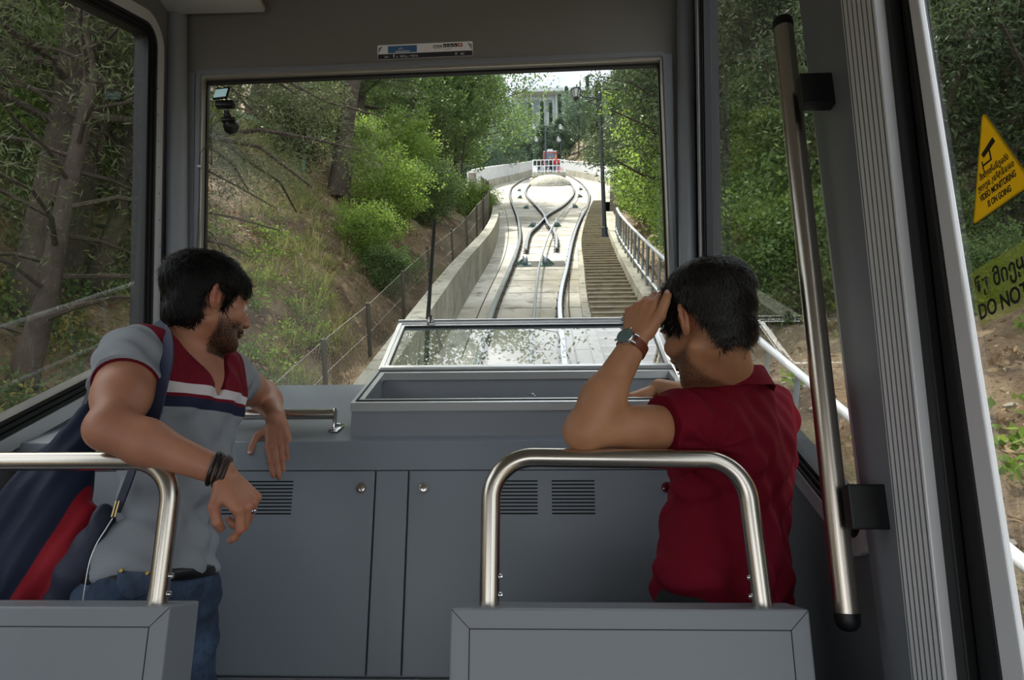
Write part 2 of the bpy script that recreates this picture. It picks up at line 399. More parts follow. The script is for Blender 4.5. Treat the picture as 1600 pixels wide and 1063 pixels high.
# ---- door
m, q = col('rub', (1391, 0), (1500, 1063), (1402, 0), (1525, 1063), XR-.012, XR+.04, M['rubber'])
a2, b2, d2, c2 = q
door = S(m.build('door_1', M['rubber']))
m, q = col('rub', (1403, 0), (1526, 1063), (1414, 0), (1560, 1063), XR+.002, XR+.04, M['rubber'], bev=.006); m.build('gasket', M['rubber'], door)
m, q = col('leaf', (1415, 0), (1561, 1063), (1431, 0), (1596, 1063), XR+.004, XR+.015, M['silver'])
mm = MB(); mm.v, mm.f, mm.m = m.v, m.f, m.m
a2, b2, d2, c2 = q
mm.box(XR+.004, XR+.045, -.9, b2[0], -.62, -.50); 
mm.prism([(XR+.004, a2[0], a2[1]), (XR+.004, -.9, ceil_z(-.9)), (XR+.004, -.9, ceil_z(-.9)-.12), (XR+.004, a2[0], a2[1]-.12)], (.04, 0, 0))
mm.box(XR+.004, XR+.045, -.95, -.9, -.62, ceil_z(-.9))
mm.build('door_frame', M['anod'], door)
g = MB(); g.add([(XR+.014, *c2), (XR+.014, *d2), (XR+.014, -.9, -.55), (XR+.014, -.9, ceil_z(-.9))], [(0, 1, 2, 3)]); g.build('door_pane', M['glass_side'], door)
m = MB(); m.box(XR, XR+.06, -1.3, -.95, -.62, ceil_z(-1.3)); m.box(XR, XR+.06, -1.0, 1.3, -.7, -.58); S(m.build('trim_6', M['panel_dark']))

# ---- handrail pole on the right with its two brackets
Xp = .575
pt, pb = PX(1223, 38, Xp), PX(1324, 968, Xp)
pole = thing('handrail_pole', 'long upright brushed steel pole on black brackets by the door', 'handrail', pb)
m = MB(); m.tube([pb, pb.lerp(pt, .33), pb.lerp(pt, .66), pt], .0225, 32); fix(m.build('pole', M['steelv'], smooth=True), pole)
for P_, d_ in ((pt, (pt-pb).normalized()), (pb, (pb-pt).normalized())):
    m = MB(); m.lathe([(.0235, -.012), (.0235, .003), (.021, .012), (.014, .019), (.004, .022)], P_, d_, 28); fix(m.build('end_cap', M['plastic'], smooth=True), pole)
for (ya, yb, px) in ((126, 192, 1246), (758, 838, 1318)):
    c0, c1 = PX(px, ya, Xp), PX(px, yb, Xp)
    m = MB(); ca = c0.y
    m.box(Xp-.004, XR-.02, ca-.028, ca+.002, c1.z+.012, c0.z-.0, .003)
    b = m.build('bracket', M['blackmetal']); fix(b, pole)
    sc = MB(); sc.lathe([(.007, 0), (.007, .004), (.004, .004)], (Xp+.03, ca-.012, c1.z+.012), (0, 0, -1), 12); sc = sc.build('bolt', M['chrome']); fix(sc, pole); sc.parent = b; sc.matrix_parent_inverse = Matrix.Translation(pole.location).inverted()

# ---- seat partitions with steel hoops
def partition(x0, x1, z1, label, miter):
    root = thing('seat_partition', label, 'partition', ((x0+x1)/2, 1.45, 0))
    m = MB(); m.box(x0, x1, 1.39, 1.51, 0, z1, .004); fix(m.build('body', M['panel']), root)
    g = MB(); fr = .036; y = 1.3893
    L = x0 if x0 < -1 else x0+fr
    def line(a, b, w=.0016):
        a = Vector(a); b = Vector(b); d = (b-a).normalized(); n = Vector((-d.z, 0, d.x))*w/2
        g.prism([a+n, b+n, b-n, a-n], (0, .002, 0))
    line((L, y, z1-fr), (x1-fr, y, z1-fr)); line((x1-fr, y, z1-fr), (x1-fr, y, .02)); line((x1-fr, y, z1-fr), (x1-.002, y, z1-.002), .001)
    if x0 > -1: line((L, y, z1-fr), (L, y, .02)); line((L, y, z1-fr), (x0+.002, y, z1-.002), .001)
    fix(g.build('panel_groove', M['slot']), root)
    return root
partition(XL, -.700, .857, 'grey seat partition panel below the man with the navy bag', 0)
partition(-.168, .490, .857, 'grey seat partition panel in front of the man in dark red', 1)
def hoop(pts, rads, label, legs):
    root = thing('grab_rail', label, 'handrail', (pts[-1][0], pts[-1][1], pts[-1][2]))
    path = fillet([Vector(p) for p in pts], rads, 14, closed=False)
    m = MB(); m.tube(path, .0195, 32); fix(m.build('rail_tube', M['steel'], smooth=True), root)
    for (x, sx) in legs:
        for dz in (.018, .052):
            b = MB(); b.lathe([(.0055, 0), (.0055, .006), (.0045, .0075), (.002, .0075)], (x+sx*.0185, 1.45, .857+dz), (sx, 0, 0), 12); fix(b.build('bolt', M['chrome'], smooth=True), root)
    return root
zt = PY(930, 717, 1.45).z
hoop([(-.100, 1.45, .85), (-.098, 1.45, zt+.004), (.412, 1.45, zt-.004), (.424, 1.45, .85)], [0, .085, .085, 0], 'bent steel grab rail that the man in dark red leans on', [(-.1, 1), (.424, -1)])
zt2 = PY(100, 721, 1.45).z
hoop([(XL+.01, 1.45, zt2), (-.757, 1.45, zt2), (-.757, 1.45, .85)], [0, .085, 0], 'bent steel grab rail under the arm of the man with the bag', [(-.757, 1)])

# ---- console cabinet across the front
CY0, CZ0, CK = 2.05, 1.249, .42
def con_z(y): return CZ0+CK*(y-CY0)
root = thing('console_cabinet', 'wide grey console cabinet with two doors below the windscreen', 'cabinet', (-.45, CY0, 0))
m = MB(); yb = 2.82
m.prism([(XL+.002, CY0+.02, 0), (XL+.002, CY0+.02, CZ0-.085), (XL+.002, CY0+.001, CZ0-.085), (XL+.002, CY0+.001, CZ0-.004), (XL+.002, CY0+.005, CZ0), (XL+.002, yb, con_z(yb)), (XL+.002, yb, 0)], (XR-XL-.004, 0, 0))
fix(m.build('body', M['console']), root)
def cdoor(x0, x1, lock, vents, label=None):
    z0, z1 = .615, CZ0-.088
    d = MB(); d.box(x0+.0025, x1-.0025, CY0, CY0+.018, z0, z1, .0015); d = d.build('door', M['console']); fix(d, root)
    if lock is not None:
        lx, lz = lock; l = MB(); l.lathe([(.0165, 0), (.0165, .003), (.0145, .006), (.012, .006), (.011, .003), (.0085, .003), (.0085, .007), (.003, .0075)], (lx, CY0, lz), (0, -1, 0), 24)
        l.box(lx-.0012, lx+.0012, CY0-.0085, CY0-.0074, lz-.005, lz+.005)
        l = l.build('lock', M['chrome'], smooth=True); fix(l, root); l.parent = d
    for (a, b) in vents:
        v = MB()
        for k in range(10):
            z = PY(600, 752.5+k*5.6, CY0).z; v.box(a, b, CY0-.0006, CY0+.001, z-.0021, z+.0021)
        v = v.build('vent', M['slot']); fix(v, root); v.parent = d
    return d
X_ = lambda px, py=760: PY(px, py, CY0).x
cdoor(-1.14, X_(586), (X_(565, 763), PY(565, 763, CY0).z), [(X_(322), X_(390)), (X_(390)+.0, X_(458))][1:]+[(X_(322), X_(392))])
cdoor(X_(638), X_(1055), (X_(662, 763), PY(662, 763, CY0).z), [(X_(779), X_(840)), (X_(862), X_(929))])
cdoor(XL+.02, -1.14, None, [])
cdoor(X_(586), X_(638), None, [])
cdoor(X_(1055), XR-.01, None, [])
l = MB(); l.lathe([(.0165, 0), (.0165, .003), (.0145, .006), (.012, .006), (.011, .003), (.0085, .003), (.0085, .007), (.003, .0075)], (X_(1041), CY0, PY(565, 763, CY0).z), (0, -1, 0), 24); fix(l.build('lock', M['chrome'], smooth=True), root)
m = MB(); m.box(XL+.02, XR-.02, CY0+.006, CY0+.02, .0, .609, .002); fix(m.build('kick_panel', M['panel']), root)

# rail on the console top, left
ry = 2.17; rz = PY(440, 648, ry).z
rail = thing('console_rail', 'short horizontal steel rail on the console top under his hand', 'handrail', (-.7, ry, con_z(ry)))
m = MB(); xe = PY(524, 655, ry).x; m.tube([(-1.05, ry, rz), (xe, ry, rz)], .0165, 24); fix(m.build('rail_tube', M['steel'], smooth=True), rail)
for x in (xe, -1.05):
    m = MB(); m.box(x-.004, x+.005, ry-.018, ry+.018, con_z(ry)-.002, rz+.018, .004); fix(m.build('end_bracket', M['chrome'], smooth=True), rail)
    m = MB(); th = math.atan(CK); Mx = Matrix.Translation((x+.005, ry, con_z(ry)+.004)) @ Matrix.Rotation(th, 4, 'X')
    m.box(-.016, .016, -.04, .04, -.004, .003, .003, Mx)
    for q in (-.028, .028): m.box(-.006, .006, q-.006, q+.006, .003, .009, .002, Mx)
    fix(m.build('foot_plate', M['chrome'], smooth=True), rail)

# ---- open hatch box on the console
BX0, BX1, BY0, BZ0, BY1, BZ1 = -.568, .478, 2.10, 1.367, 2.42, 1.538
hb = thing('console_hatch', 'open grey hatch box on the console with raised glazed lid', 'hatch box', (-.05, BY0, con_z(BY0)))
ks = (BZ1-BZ0)/(BY1-BY0)
def bz(y): return BZ0+ks*(y-BY0)
m = MB(); wt = .022
m.prism([(BX0, BY0, con_z(BY0)-.03), (BX0, BY0, bz(BY0)), (BX0, BY0+wt, bz(BY0+wt)), (BX0, BY0+wt, con_z(BY0)-.03)], (BX1-BX0, 0, 0), .001)
m.prism([(BX0, BY1-wt, con_z(BY1)-.03), (BX0, BY1-wt, bz(BY1-wt)), (BX0, BY1, bz(BY1)), (BX0, BY1, con_z(BY1)-.03)], (BX1-BX0, 0, 0), .001)
for x in (BX0, BX1-wt): m.prism([(x, BY0+wt, con_z(BY0+wt)-.03), (x, BY0+wt, bz(BY0+wt)), (x, BY1-wt, bz(BY1-wt)), (x, BY1-wt, con_z(BY1-wt)-.03)], (wt, 0, 0), .001)
fix(m.build('box_body', M['panel']), hb)
m = MB(); rim = [(BX0-.004, BY0-.004), (BX1+.004, BY0-.004), (BX1+.004, BY1+.004), (BX0-.004, BY1+.004)]; ri = [(BX0+.03, BY0+.03), (BX1-.03, BY0+.03), (BX1-.03, BY1-.03), (BX0+.03, BY1-.03)]
m.ring([(x, y, bz(y)+.004) for x, y in rim], [(x, y, bz(y)+.004) for x, y in ri], (0, 0, -.026)); fix(m.build('rim', M['alu']), hb)
m = MB(); m.ring([(x, y, bz(y)+.007) for x, y in [(BX0+.008, BY0+.010), (BX1-.008, BY0+.010), (BX1-.008, BY1-.01), (BX0+.008, BY1-.01)]], [(x, y, bz(y)+.007) for x, y in [(BX0+.013, BY0+.016), (BX1-.013, BY0+.016), (BX1-.013, BY1-.016), (BX0+.013, BY1-.016)]], (0, 0, -.004)); fix(m.build('seal', M['rubber']), hb)
m = MB(); m.prism([(BX0+wt, BY0+wt, con_z(BY0)+.012), (BX0+wt, BY1-wt, con_z(BY1)+.012), (BX0+wt, BY1-wt, con_z(BY1)), (BX0+wt, BY0+wt, con_z(BY0))], (BX1-BX0-2*wt, 0, 0))
for x in (-.30, -.27, -.24, -.20, -.17, -.13, .05, .09, .12, .2, .31, .34): m.lathe([(.006, 0), (.006, .035), (.009, .037), (.009, .045)], (x, BY0+.16, con_z(BY0+.16)+.01), (0, -.4, 1), 10)
fix(m.build('control_panel', M['plastic']), hb)
m = MB(); pr = PY(831, 620, 2.22); m.tube([pr+Vector((math.cos(a)*.010, 0, math.sin(a)*.010)) for a in [i*math.pi/8 for i in range(16)]], .0013, 6, closed=True); m.tube([pr+Vector((0, 0, -.01)), (pr.x, pr.y, con_z(2.22)+.012)], .003, 8); fix(m.build('ring_pull', M['chrome'], smooth=True), hb)
# lid
lt_ = Vector((0, 2.735, 1+.2965*2.735)); lb_ = Vector((0, BY1, BZ1+.008)); ud = (lt_-lb_); LH = ud.length; ud.normalize(); ln = Vector((0, -ud.z, ud.y))
def LP(x, h, d=0): return Vector((x, lb_.y, lb_.z))+ud*h+ln*d
m = MB(); fwid = .030
oo = [LP(BX0, 0), LP(BX1, 0), LP(BX1, LH), LP(BX0, LH)]; ii = [LP(BX0+fwid, fwid), LP(BX1-fwid, fwid), LP(BX1-fwid, LH-fwid), LP(BX0+fwid, LH-fwid)]
m.ring(oo, ii, -ln*.022)
m.ring([p+ln*.004 for p in inset(oo, .006, ln)], [p+ln*.004 for p in inset(oo, .017, ln)], -ln*.006)
lid = m.build('lid', M['alu']); fix(lid, hb)
m = MB(); m.ring([p-ln*.003 for p in inset(ii, -.004, ln)], [p-ln*.003 for p in inset(ii, .004, ln)], -ln*.006); q = m.build('lid_seal', M['rubber']); fix(q, hb); q.parent = lid
m = MB(); m.add([p-ln*.010 for p in ii], [(0, 1, 2, 3)]); q = m.build('lid_pane', M['glass_lid']); fix(q, hb); q.parent = lid
m = MB(); m.tube([LP(BX0, LH+.002, .0), LP(BX1, LH+.002, .0)], .012, 16); q = m.build('edge_tube', M['alu'], smooth=True); fix(q, hb); q.parent = lid
for px in (673, 976):
    x = PY(px, 508, 2.73).x; c = LP(x, LH-.005, .012); m = MB(); m.box(c.x-.016, c.x+.016, c.y-.012, c.y+.006, c.z-.020, c.z-.012, .002); m.box(c.x-.007, c.x+.007, c.y-.010, c.y+.004, c.z-.016, c.z+.020, .003); m.tube([c+Vector((-.014, 0, 0)), c+Vector((.014, 0, 0))], .007, 12)
    q = m.build('latch', M['chrome'], smooth=True); fix(q, hb); q.parent = lid
m = MB(); m.tube([(BX0+.01, BY1+.006, BZ1), (BX1-.01, BY1+.006, BZ1)], .007, 12); q = m.build('hinge', M['alu_dull']); fix(q, hb)
# gas struts at the right end of the hatch
m = MB(); m.tube([(BX1-.012, BY0+.17, bz(BY0+.17)), LP(BX1-.012, .12)], .004, 8); m.tube([(BX1-.012, BY0+.12, bz(BY0+.12)), (BX1-.012, BY1-.08, bz(BY1-.08)+.03)], .006, 8); fix(m.build('strut', M['alu'], smooth=True), hb)
# small grey device lying in the hatch under the hand
m = MB(); c = PY(1010, 622, 2.2); Mx = Matrix.Translation((c.x-.01, 2.21, con_z(2.21)+.055)) @ Matrix.Rotation(R(28), 4, 'Z') @ Matrix.Rotation(R(20), 4, 'X')
m.box(-.05, .05, -.05, .05, -.03, .025, .006, Mx); m.mi = 1; m.box(-.046, .046, -.046, .046, .025, .03, .002, Mx)
tag(m.build('control_box', [M['alu_dull'], M['plastic']], smooth=True), 'small grey control box with black top inside the open hatch', 'control box')

# ---- windscreen wiper outside the glass
a = PY(668, 508, 2.90); b = PY(679, 345, 2.82)
wp = thing('windscreen_wiper', 'black windscreen wiper standing upright outside the windscreen', 'wiper', a)
m = MB(); m.tube([a+Vector((0, 0, -.2)), a, a.lerp(b, .5)], [.010, .010, .007], 8); fix(m.build('arm', M['plastic']), wp)
m = MB(); c = a.lerp(b, .35)
m.box(-.006, .006, -.008, .008, 0, 1, .0, Matrix.Translation(c) @ (b-c).to_track_quat('Z', 'Y').to_matrix().to_4x4() @ Matrix.Scale((b-c).length, 4, (0, 0, 1))); fix(m.build('blade', M['rubber']), wp)

# ---- ceiling lamp, barely in view at the top
m = MB(); m.box(-1.40, -.86+.0, 2.40, 2.50, 0, .030, .012, Matrix.Translation((0, 0, 0)))
o = m.build('ceiling_lamp', M['ceil'], smooth=True)
vtl = PY(408, 14, 2.45); o.location = (vtl.x+.86, 0, vtl.z-.035+.055); tag(o, 'pale rounded lamp housing under the ceiling at the upper left', 'lamp')

# ---- dash camera on the windscreen
scr = M['dash_screen'] = mat('dash_screen', '9fb8b8', .3); sb = scr.node_tree.nodes['Principled BSDF']; sb.inputs['Emission Color'].default_value = lin('88a6a8'); sb.inputs['Emission Strength'].default_value = .35
dc0 = ws_px(359, 195, .03)
dcm = thing('dash_camera', 'small black dash camera stuck on the windscreen upper left', 'camera', dc0)
def dpt(px, py, off): return ws_px(px, py, off)
c = dpt(346, 146, .05); Mx = Matrix.Translation(c) @ Matrix.Rotation(R(5), 4, 'Y') @ Matrix.Rotation(R(-8), 4, 'X') @ Matrix.Rotation(R(-12), 4, 'Z')
m = MB(); m.box(-.036, .036, -.005, .005, -.030, .030, .004, Mx); sbody = m.build('display', M['plastic'], smooth=True); fix(sbody, dcm)
m = MB(); m.box(-.030, .030, -.0062, -.0045, -.024, .019, .0, Mx); q = m.build('screen', scr); fix(q, dcm); q.parent = sbody
c = dpt(352, 163, .05); m = MB(); m.box(c.x-.040, c.x+.040, c.y-.015, c.y+.02, c.z-.014, c.z+.014, .007)
for k in range(8): 
    if k not in (3, 4): m.sphere((c.x-.033+k*.0095, c.y-.016, c.z-.005), .0022, 6, 4)
fix(m.build('camera_body', M['plastic'], smooth=True), dcm)
a = dpt(354, 172, .045); b = dpt(357, 187, .03); m = MB(); m.tube([a, b], .012, 12); m.sphere(a.lerp(b, .55), .016, 12, 8); m.box(b.x-.03, b.x+.03, b.y-.012, b.y+.02, b.z-.010, b.z+.008, .004); fix(m.build('mount_arm', M['plastic'], smooth=True), dcm)
m = MB(); m.lathe([(.030, -.02), (.035, -.016), (.030, .0), (.018, .012), (.008, .02)], dc0+Vector((0, 0, .0)), (0, -1, -.1), 24); fix(m.build('suction_cup', M['plastic'], smooth=True), dcm)
def spline(pts, n=8):
    P = [Vector(p) for p in pts]; P = [P[0]*2-P[1]]+P+[P[-1]*2-P[-2]]; out = []
    for i in range(1, len(P)-2):
        for k in range(n):
            t = k/n; a, b, c, d = P[i-1], P[i], P[i+1], P[i+2]
            out.append(.5*((2*b)+(-a+c)*t+(2*a-5*b+4*c-d)*t*t+(-a+3*b-3*c+d)*t**3))
    out.append(P[-2]); return out
m = MB(); m.tube(spline([dpt(362, 160, .05), dpt(378, 158, .06), dpt(384, 170, .06), dpt(376, 182, .05), dpt(360, 184, .04), dpt(340, 190, .03), dpt(326, 206, .02), dpt(322, 228, .02), dpt(312, 245, .012), dpt(312, 300, .012), dpt(307, 395, .012), dpt(303, 480, .012)]), .0016, 6); fix(m.build('cable', M['plastic'], smooth=True), dcm)
c = dpt(311, 260, .012); m = MB(); m.box(c.x-.008, c.x+.008, c.y-.004, c.y+.004, c.z-.005, c.z+.005, .001); fix(m.build('cable_clip', M['silver']), dcm)

# ---- maker's sticker on the header
def text(body, size, Mx, mt, parent, align='LEFT', extr=.0002, sx=1.0, name='lettering', bold=0.0):
    c = bpy.data.curves.new('t', 'FONT'); c.body = body; c.size = size; c.align_x = align; c.extrude = extr; c.offset = bold
    o = bpy.data.objects.new('t', c); COL.objects.link(o); bpy.context.view_layer.update()
    me = bpy.data.meshes.new_from_object(o.evaluated_get(bpy.context.evaluated_depsgraph_get())); bpy.data.objects.remove(o)
    me.transform(Mx @ Matrix.Diagonal((sx, 1, 1, 1))); me.materials.clear(); me.materials.append(mt)
    q = bpy.data.objects.new(name, me); COL.objects.link(q); 
    if parent is not None: fix(q, parent)
    return q
M['stk_white'] = mat('sticker_white', 'f2f4f4', .4); M['stk_blue'] = mat('sticker_blue', '46709c', .4); M['stk_dark'] = mat('sticker_charcoal', '33353b', .4)
M['stk_red'] = mat('sticker_red', 'a8323c', .4); M['ink'] = mat('ink_black', '101010', .5); M['ink_w'] = mat('ink_white', 'f2f4f6', .5); M['stk_yel'] = leaf_mat('sticker_yellow', 'ead42a', 'ead42a', .4, .4); M['stk_grey'] = mat('sticker_silver', '8f9090', .4)
o_ = ws_px(590, 93.5, .0015); u_ = (ws_px(739, 87, .0015)-o_); LW = u_.length; u_.normalize(); nn_ = Vector((0, -1, -(WB[0]-WT[0])/(WT[1]-WB[1]))).normalized(); v_ = nn_.cross(u_).normalized()
HH = (ws_px(590, 71, .0015)-o_).length
def SMat(x, y, off=.0006): Mt = Matrix.Identity(4); Mt.col[0][:3] = u_; Mt.col[1][:3] = v_; Mt.col[2][:3] = nn_; Mt.translation = o_+u_*x+v_*y+nn_*off; return Mt
stk = thing('maker_sticker', 'long white and charcoal maker plate above the windscreen', 'sticker', o_)
def srect(x0, x1, y0, y1, mt, name, off=0.0, rad=0, par=None):
    pts = [Vector((x0, y0, 0)), Vector((x1, y0, 0)), Vector((x1, y1, 0)), Vector((x0, y1, 0))]
    if rad: pts = fillet(pts, rad, 4)
    m = MB(); m.prism([SMat(0, 0, off) @ p for p in pts], nn_*.0004); q = m.build(name, mt); fix(q, stk); return q
srect(0, LW, 0, HH, M['stk_white'], 'plate', 0, .006)
srect(.002, LW-.002, .001, HH*.36, M['stk_dark'], 'lower_band', .0005)
srect(LW*.11, LW*.415, HH*.42, HH*.9, M['stk_blue'], 'blue_logo_field', .0005)
for (x0, x1) in ((.01, .055), (.99, .945)):
    m = MB(); m.prism([SMat(LW*x0, HH*.40, .0005) @ Vector((0, 0, 0)), SMat(LW*x0, HH*.8, .0005) @ Vector((0, 0, 0)), SMat(LW*x1, HH*.92, .0005) @ Vector((0, 0, 0))], nn_*.0004); fix(m.build('corner_mark', M['stk_grey']), stk)
text('GARAVENTA', .0105, SMat(LW*.265, HH*.45, .001), M['ink_w'], stk, 'CENTER', bold=.0002)
m = MB(); cc = SMat(LW*.245, HH*.62, .001)
for rr in (.0085, .0055): m.tube([cc @ Vector((math.cos(a)*rr, math.sin(a)*rr, 0)) for a in [math.pi*i/10 for i in range(11)]], .0007, 5)
fix(m.build('wheel_mark', M['ink_w']), stk)
text('CWA', .0165, SMat(LW*.585, HH*.66, .001), M['ink'], stk, sx=1.0, bold=.0005)
srect(LW*.585, LW*.675, HH*.60, HH*.62, M['stk_red'], 'underline', .0006)
for k, (a, b) in enumerate(((.69, .722), (.727, .758), (.763, .80), (.805, .84))):
    srect(LW*a, LW*b, HH*.66, HH*.9, M['ink'], 'pictogram', .0006)
    srect(LW*(a+.006+.004*(k % 2)), LW*(b-.012), HH*.72, HH*.78, M['stk_white'], 'pictogram_mark', .001)
srect(LW*.845, LW*.892, HH*.66, HH*.9, M['stk_red'], 'red_cross_field', .0006)
srect(LW*.864, LW*.873, HH*.70, HH*.86, M['stk_white'], 'cross', .0011); srect(LW*.853, LW*.884, HH*.76, HH*.80, M['stk_white'], 'cross', .0011)
text('www.cwa.ch', .0062, SMat(LW*.70, HH*.50, .001), M['ink'], stk)
text('60+1', .0125, SMat(LW*.075, HH*.10, .001), M['ink_w'], stk, sx=.75)
m = MB(); cc = SMat(LW*.172, HH*.19, .001); m.prism([cc @ Vector((x, y, 0)) for x, y in ((-.0015, -.006), (.0015, -.006), (.0015, 0), (.003, 0), (.003, .004), (-.003, .004), (-.003, 0), (-.0015, 0))], nn_*.0003); m.lathe([(.002, 0), (.002, .0003)], cc @ Vector((0, .0065, 0)), nn_, 12)
cc = SMat(LW*.205, HH*.16, .001); m.prism([cc @ Vector((x, y, 0)) for x, y in ((-.003, -.003), (.003, -.003), (0, .004))], nn_*.0003); fix(m.build('person_mark', M['ink_w']), stk)
text('4500 kg — 9920 lbs', .0125, SMat(LW*.235, HH*.10, .001), M['ink_w'], stk, sx=.78)
text('002', .0125, SMat(LW*.87, HH*.10, .001), M['ink_w'], stk, sx=.9)
m = MB(); cc = SMat(LW*.825, HH*.19, .001); m.tube([cc @ Vector((math.cos(a)*.0048, math.sin(a)*.0045-.0005, 0)) for a in [math.pi*i/8 for i in range(16)]], .0006, 5, closed=True); m.tube([cc @ Vector((-.002, 0, 0)), cc @ Vector((.002, 0, 0))], .0009, 5); fix(m.build('car_mark', M['ink_w']), stk)

# ---- stickers on the door pane (facing inwards, -X): text runs towards the camera
XD = XR+.013
def DM(y, z, off=0): Mt = Matrix.Identity(4); Mt.col[0][:3] = (0, -1, 0); Mt.col[1][:3] = (0, 0, 1); Mt.col[2][:3] = (-1, 0, 0); Mt.translation = (XD-off, y, z); return Mt
tA = PX(1535, 168, XD); tB = PX(1520, 355, XD)
side = 2*(tA.z-tB.z)/math.sqrt(3); cy = tA.y; zb = tB.z
side = 2*(tB.y-tA.y)
ws_ = thing('warning_sticker', 'yellow triangular camera warning sticker on the door glass', 'sticker', (XD, cy, zb))
hT = tA.z-zb
def tri(k, off, mt, nm, ring=False):
    c = Vector((0, 0, 0)); pts = [Vector((-side/2*k, hT*(1-k)*.36, 0)), Vector((side/2*k, hT*(1-k)*.36, 0)), Vector((0, hT-(hT*(1-k)*.64), 0))]
    L_ = [DM(cy, zb, off) @ p for p in fillet(pts, .006, 4)]; m = MB()
    if ring: m.ring(L_, inset(L_, .004, (1, 0, 0)), (-.0004, 0, 0))
    else: m.prism(L_, (-.0004, 0, 0))
    q = m.build(nm, mt); fix(q, ws_); return q
tri(1.0, 0, M['ink'], 'border', True); tri(.975, .0005, M['stk_yel'], 'yellow_face')
q = hT
m = MB(); cc = DM(cy, zb+hT*.60, .001)
for pts in (((-.20, -.02), (.10, .09), (.14, .0), (-.16, -.10)), ((-.03, -.06), (.0, -.05), (.0, -.22), (-.03, -.22)), ((-.03, -.22), (-.2, -.22), (-.2, -.19), (-.03, -.19)), ((-.2, -.27), (-.225, -.27), (-.225, -.13), (-.2, -.13))):
    m.prism([cc @ Vector((x*q*.62, y*q*.62, 0)) for x, y in pts], (-.0003, 0, 0))
fix(m.build('camera_mark', M['ink']), ws_)
for i, s_ in enumerate(['მიმდინარეობს', 'ვიდეო კონტროლი', 'VIDEO MONITORING', 'IS ON GOING']):
    text(s_, hT*.085, DM(cy, zb+hT*(.36-.095*i), .001), M['ink'], ws_, 'CENTER', sx=.62, bold=.0004)
# leaning notice below
nA = PX(1521, 440, XD)
ntm = mat('notice_film', 'c2d24a', .5); nb = ntm.node_tree.nodes['Principled BSDF']; nb.inputs['Alpha'].default_value = .28
nt_ = thing('door_notice', 'pale yellow do not lean notice on the door glass', 'sticker', nA)
wN, hN = .30, .088; y0 = nA.y+.004; z0 = PX(1521, 516, XD).z
m = MB(); m.prism([DM(y0, z0) @ p for p in (Vector((0, 0, 0)), Vector((wN, 0, 0)), Vector((wN, hN, 0)), Vector((0, hN, 0)))], (-.0003, 0, 0)); fix(m.build('film', ntm), nt_)
text('ნუ მიეყრდნობით', .037, DM(y0-.006, z0+.048, .0008), M['ink'], nt_, sx=.8, bold=.0006)
text('DO NOT LEAN', .033, DM(y0-.004, z0+.010, .0008), M['ink'], nt_, sx=.85, bold=.0006)
# ================================================================ OUTSIDE: TRACK AND STRUCTURES
def interp(tab, s):
    if s <= tab[0][0]: return tab[0][1]
    for (a, b), (c, d) in zip(tab, tab[1:]):
        if s <= c: t = (s-a)/(c-a); t = t*t*(3-2*t) if False else t; return b+(d-b)*t
    return tab[-1][1]
N0 = -2.4
M['concrete'] = mat('track_concrete', 'b3ada0', .85, var=[(1.1, 'cdc8bb', .42, .6), (3.5, '857c69', .56, .7), (.35, '99927f', .48, .66), (14, '6f6654', .62, .72)], bump=(25, .35, .01), coord='Object')
M['concrete_w'] = mat('wall_concrete', '989484', .9, var=[(.8, 'aeaa9b', .4, .6), (3, '6c6757', .52, .7, (3, 3, .7)), (12, '55503f', .62, .74)], bump=(30, .4, .01))
M['concrete_s'] = mat('stair_concrete', '6f6654', .9, var=[(3, '92866c', .4, .65), (14, '75694f', .55, .75)], bump=(40, .5, .008))
M['parapet'] = mat('white_parapet', 'ccced0', .6, var=[(2, 'b9bcbf', .4, .7)])
M['rail_top'] = mat('rail_steel', 'a9acb0', .22, .9); M['rust'] = mat('rail_rust', '4c4137', .8, bump=(60, .4, .004))
M['white'] = mat('white_paint', 'e4e6e8', .4); M['galv'] = mat('galvanised', '9aa0a6', .45, .5)
M['green_p'] = mat('green_paint', '5b8276', .5); M['lampblack'] = mat('lamp_post_paint', '2b333c', .45)
Lr = [(-6, -.68), (10, -.68), (14.8, -.54), (19, -.47), (23, -.58), (26.8, -.75), (34, -1.18), (41, -1.52), (48, -1.66), (54, -1.5), (60, -1.22), (66, -.85), (71, -.4), (82, .3), (140, 1.2)]
Rr = [(-6, .32), (10, .32), (14.8, .64), (19, .96), (24, 1.43), (30, 2.1), (37, 2.70), (42, 3.0), (48, 3.18), (54, 3.28), (60, 3.26), (66, 3.2), (71, 3.05), (82, 2.6), (140, 2.2)]
iL = [(23.4, -.02), (25.4, .28), (29.5, .10), (34, -.22), (38, -.5), (44, -.66), (50, -.55), (55, -.3), (60, .0), (66, .35), (71, .65), (82, 1.3), (140, 2.2)]
iR = [(23.4, .45), (25.6, .29), (31, 1.12), (36, 1.7), (40, 2.05), (46, 2.35), (52, 2.42), (60, 2.35), (66, 2.15), (71, 1.95), (82, 1.6), (140, 1.2)]
def crom(tab, s):                   # smooth (Catmull-Rom) lookup
    n = len(tab)
    if s <= tab[0][0]: return tab[0][1]
    if s >= tab[-1][0]: return tab[-1][1]
    for i in range(n-1):
        if s <= tab[i+1][0]: break
    def sl(j):
        j0 = max(j-1, 0); j1 = min(j+1, n-1); return (tab[j1][1]-tab[j0][1])/(tab[j1][0]-tab[j0][0])
    h = tab[i+1][0]-tab[i][0]; t = (s-tab[i][0])/h; p0, p1 = tab[i][1], tab[i+1][1]; m0, m1 = sl(i)*h, sl(i+1)*h
    return (2*t**3-3*t*t+1)*p0+(t**3-2*t*t+t)*m0+(-2*t**3+3*t*t)*p1+(t**3-t*t)*m1
def srange(a, b, d): n = max(1, int(round((b-a)/d))); return [a+(b-a)*i/n for i in range(n+1)]
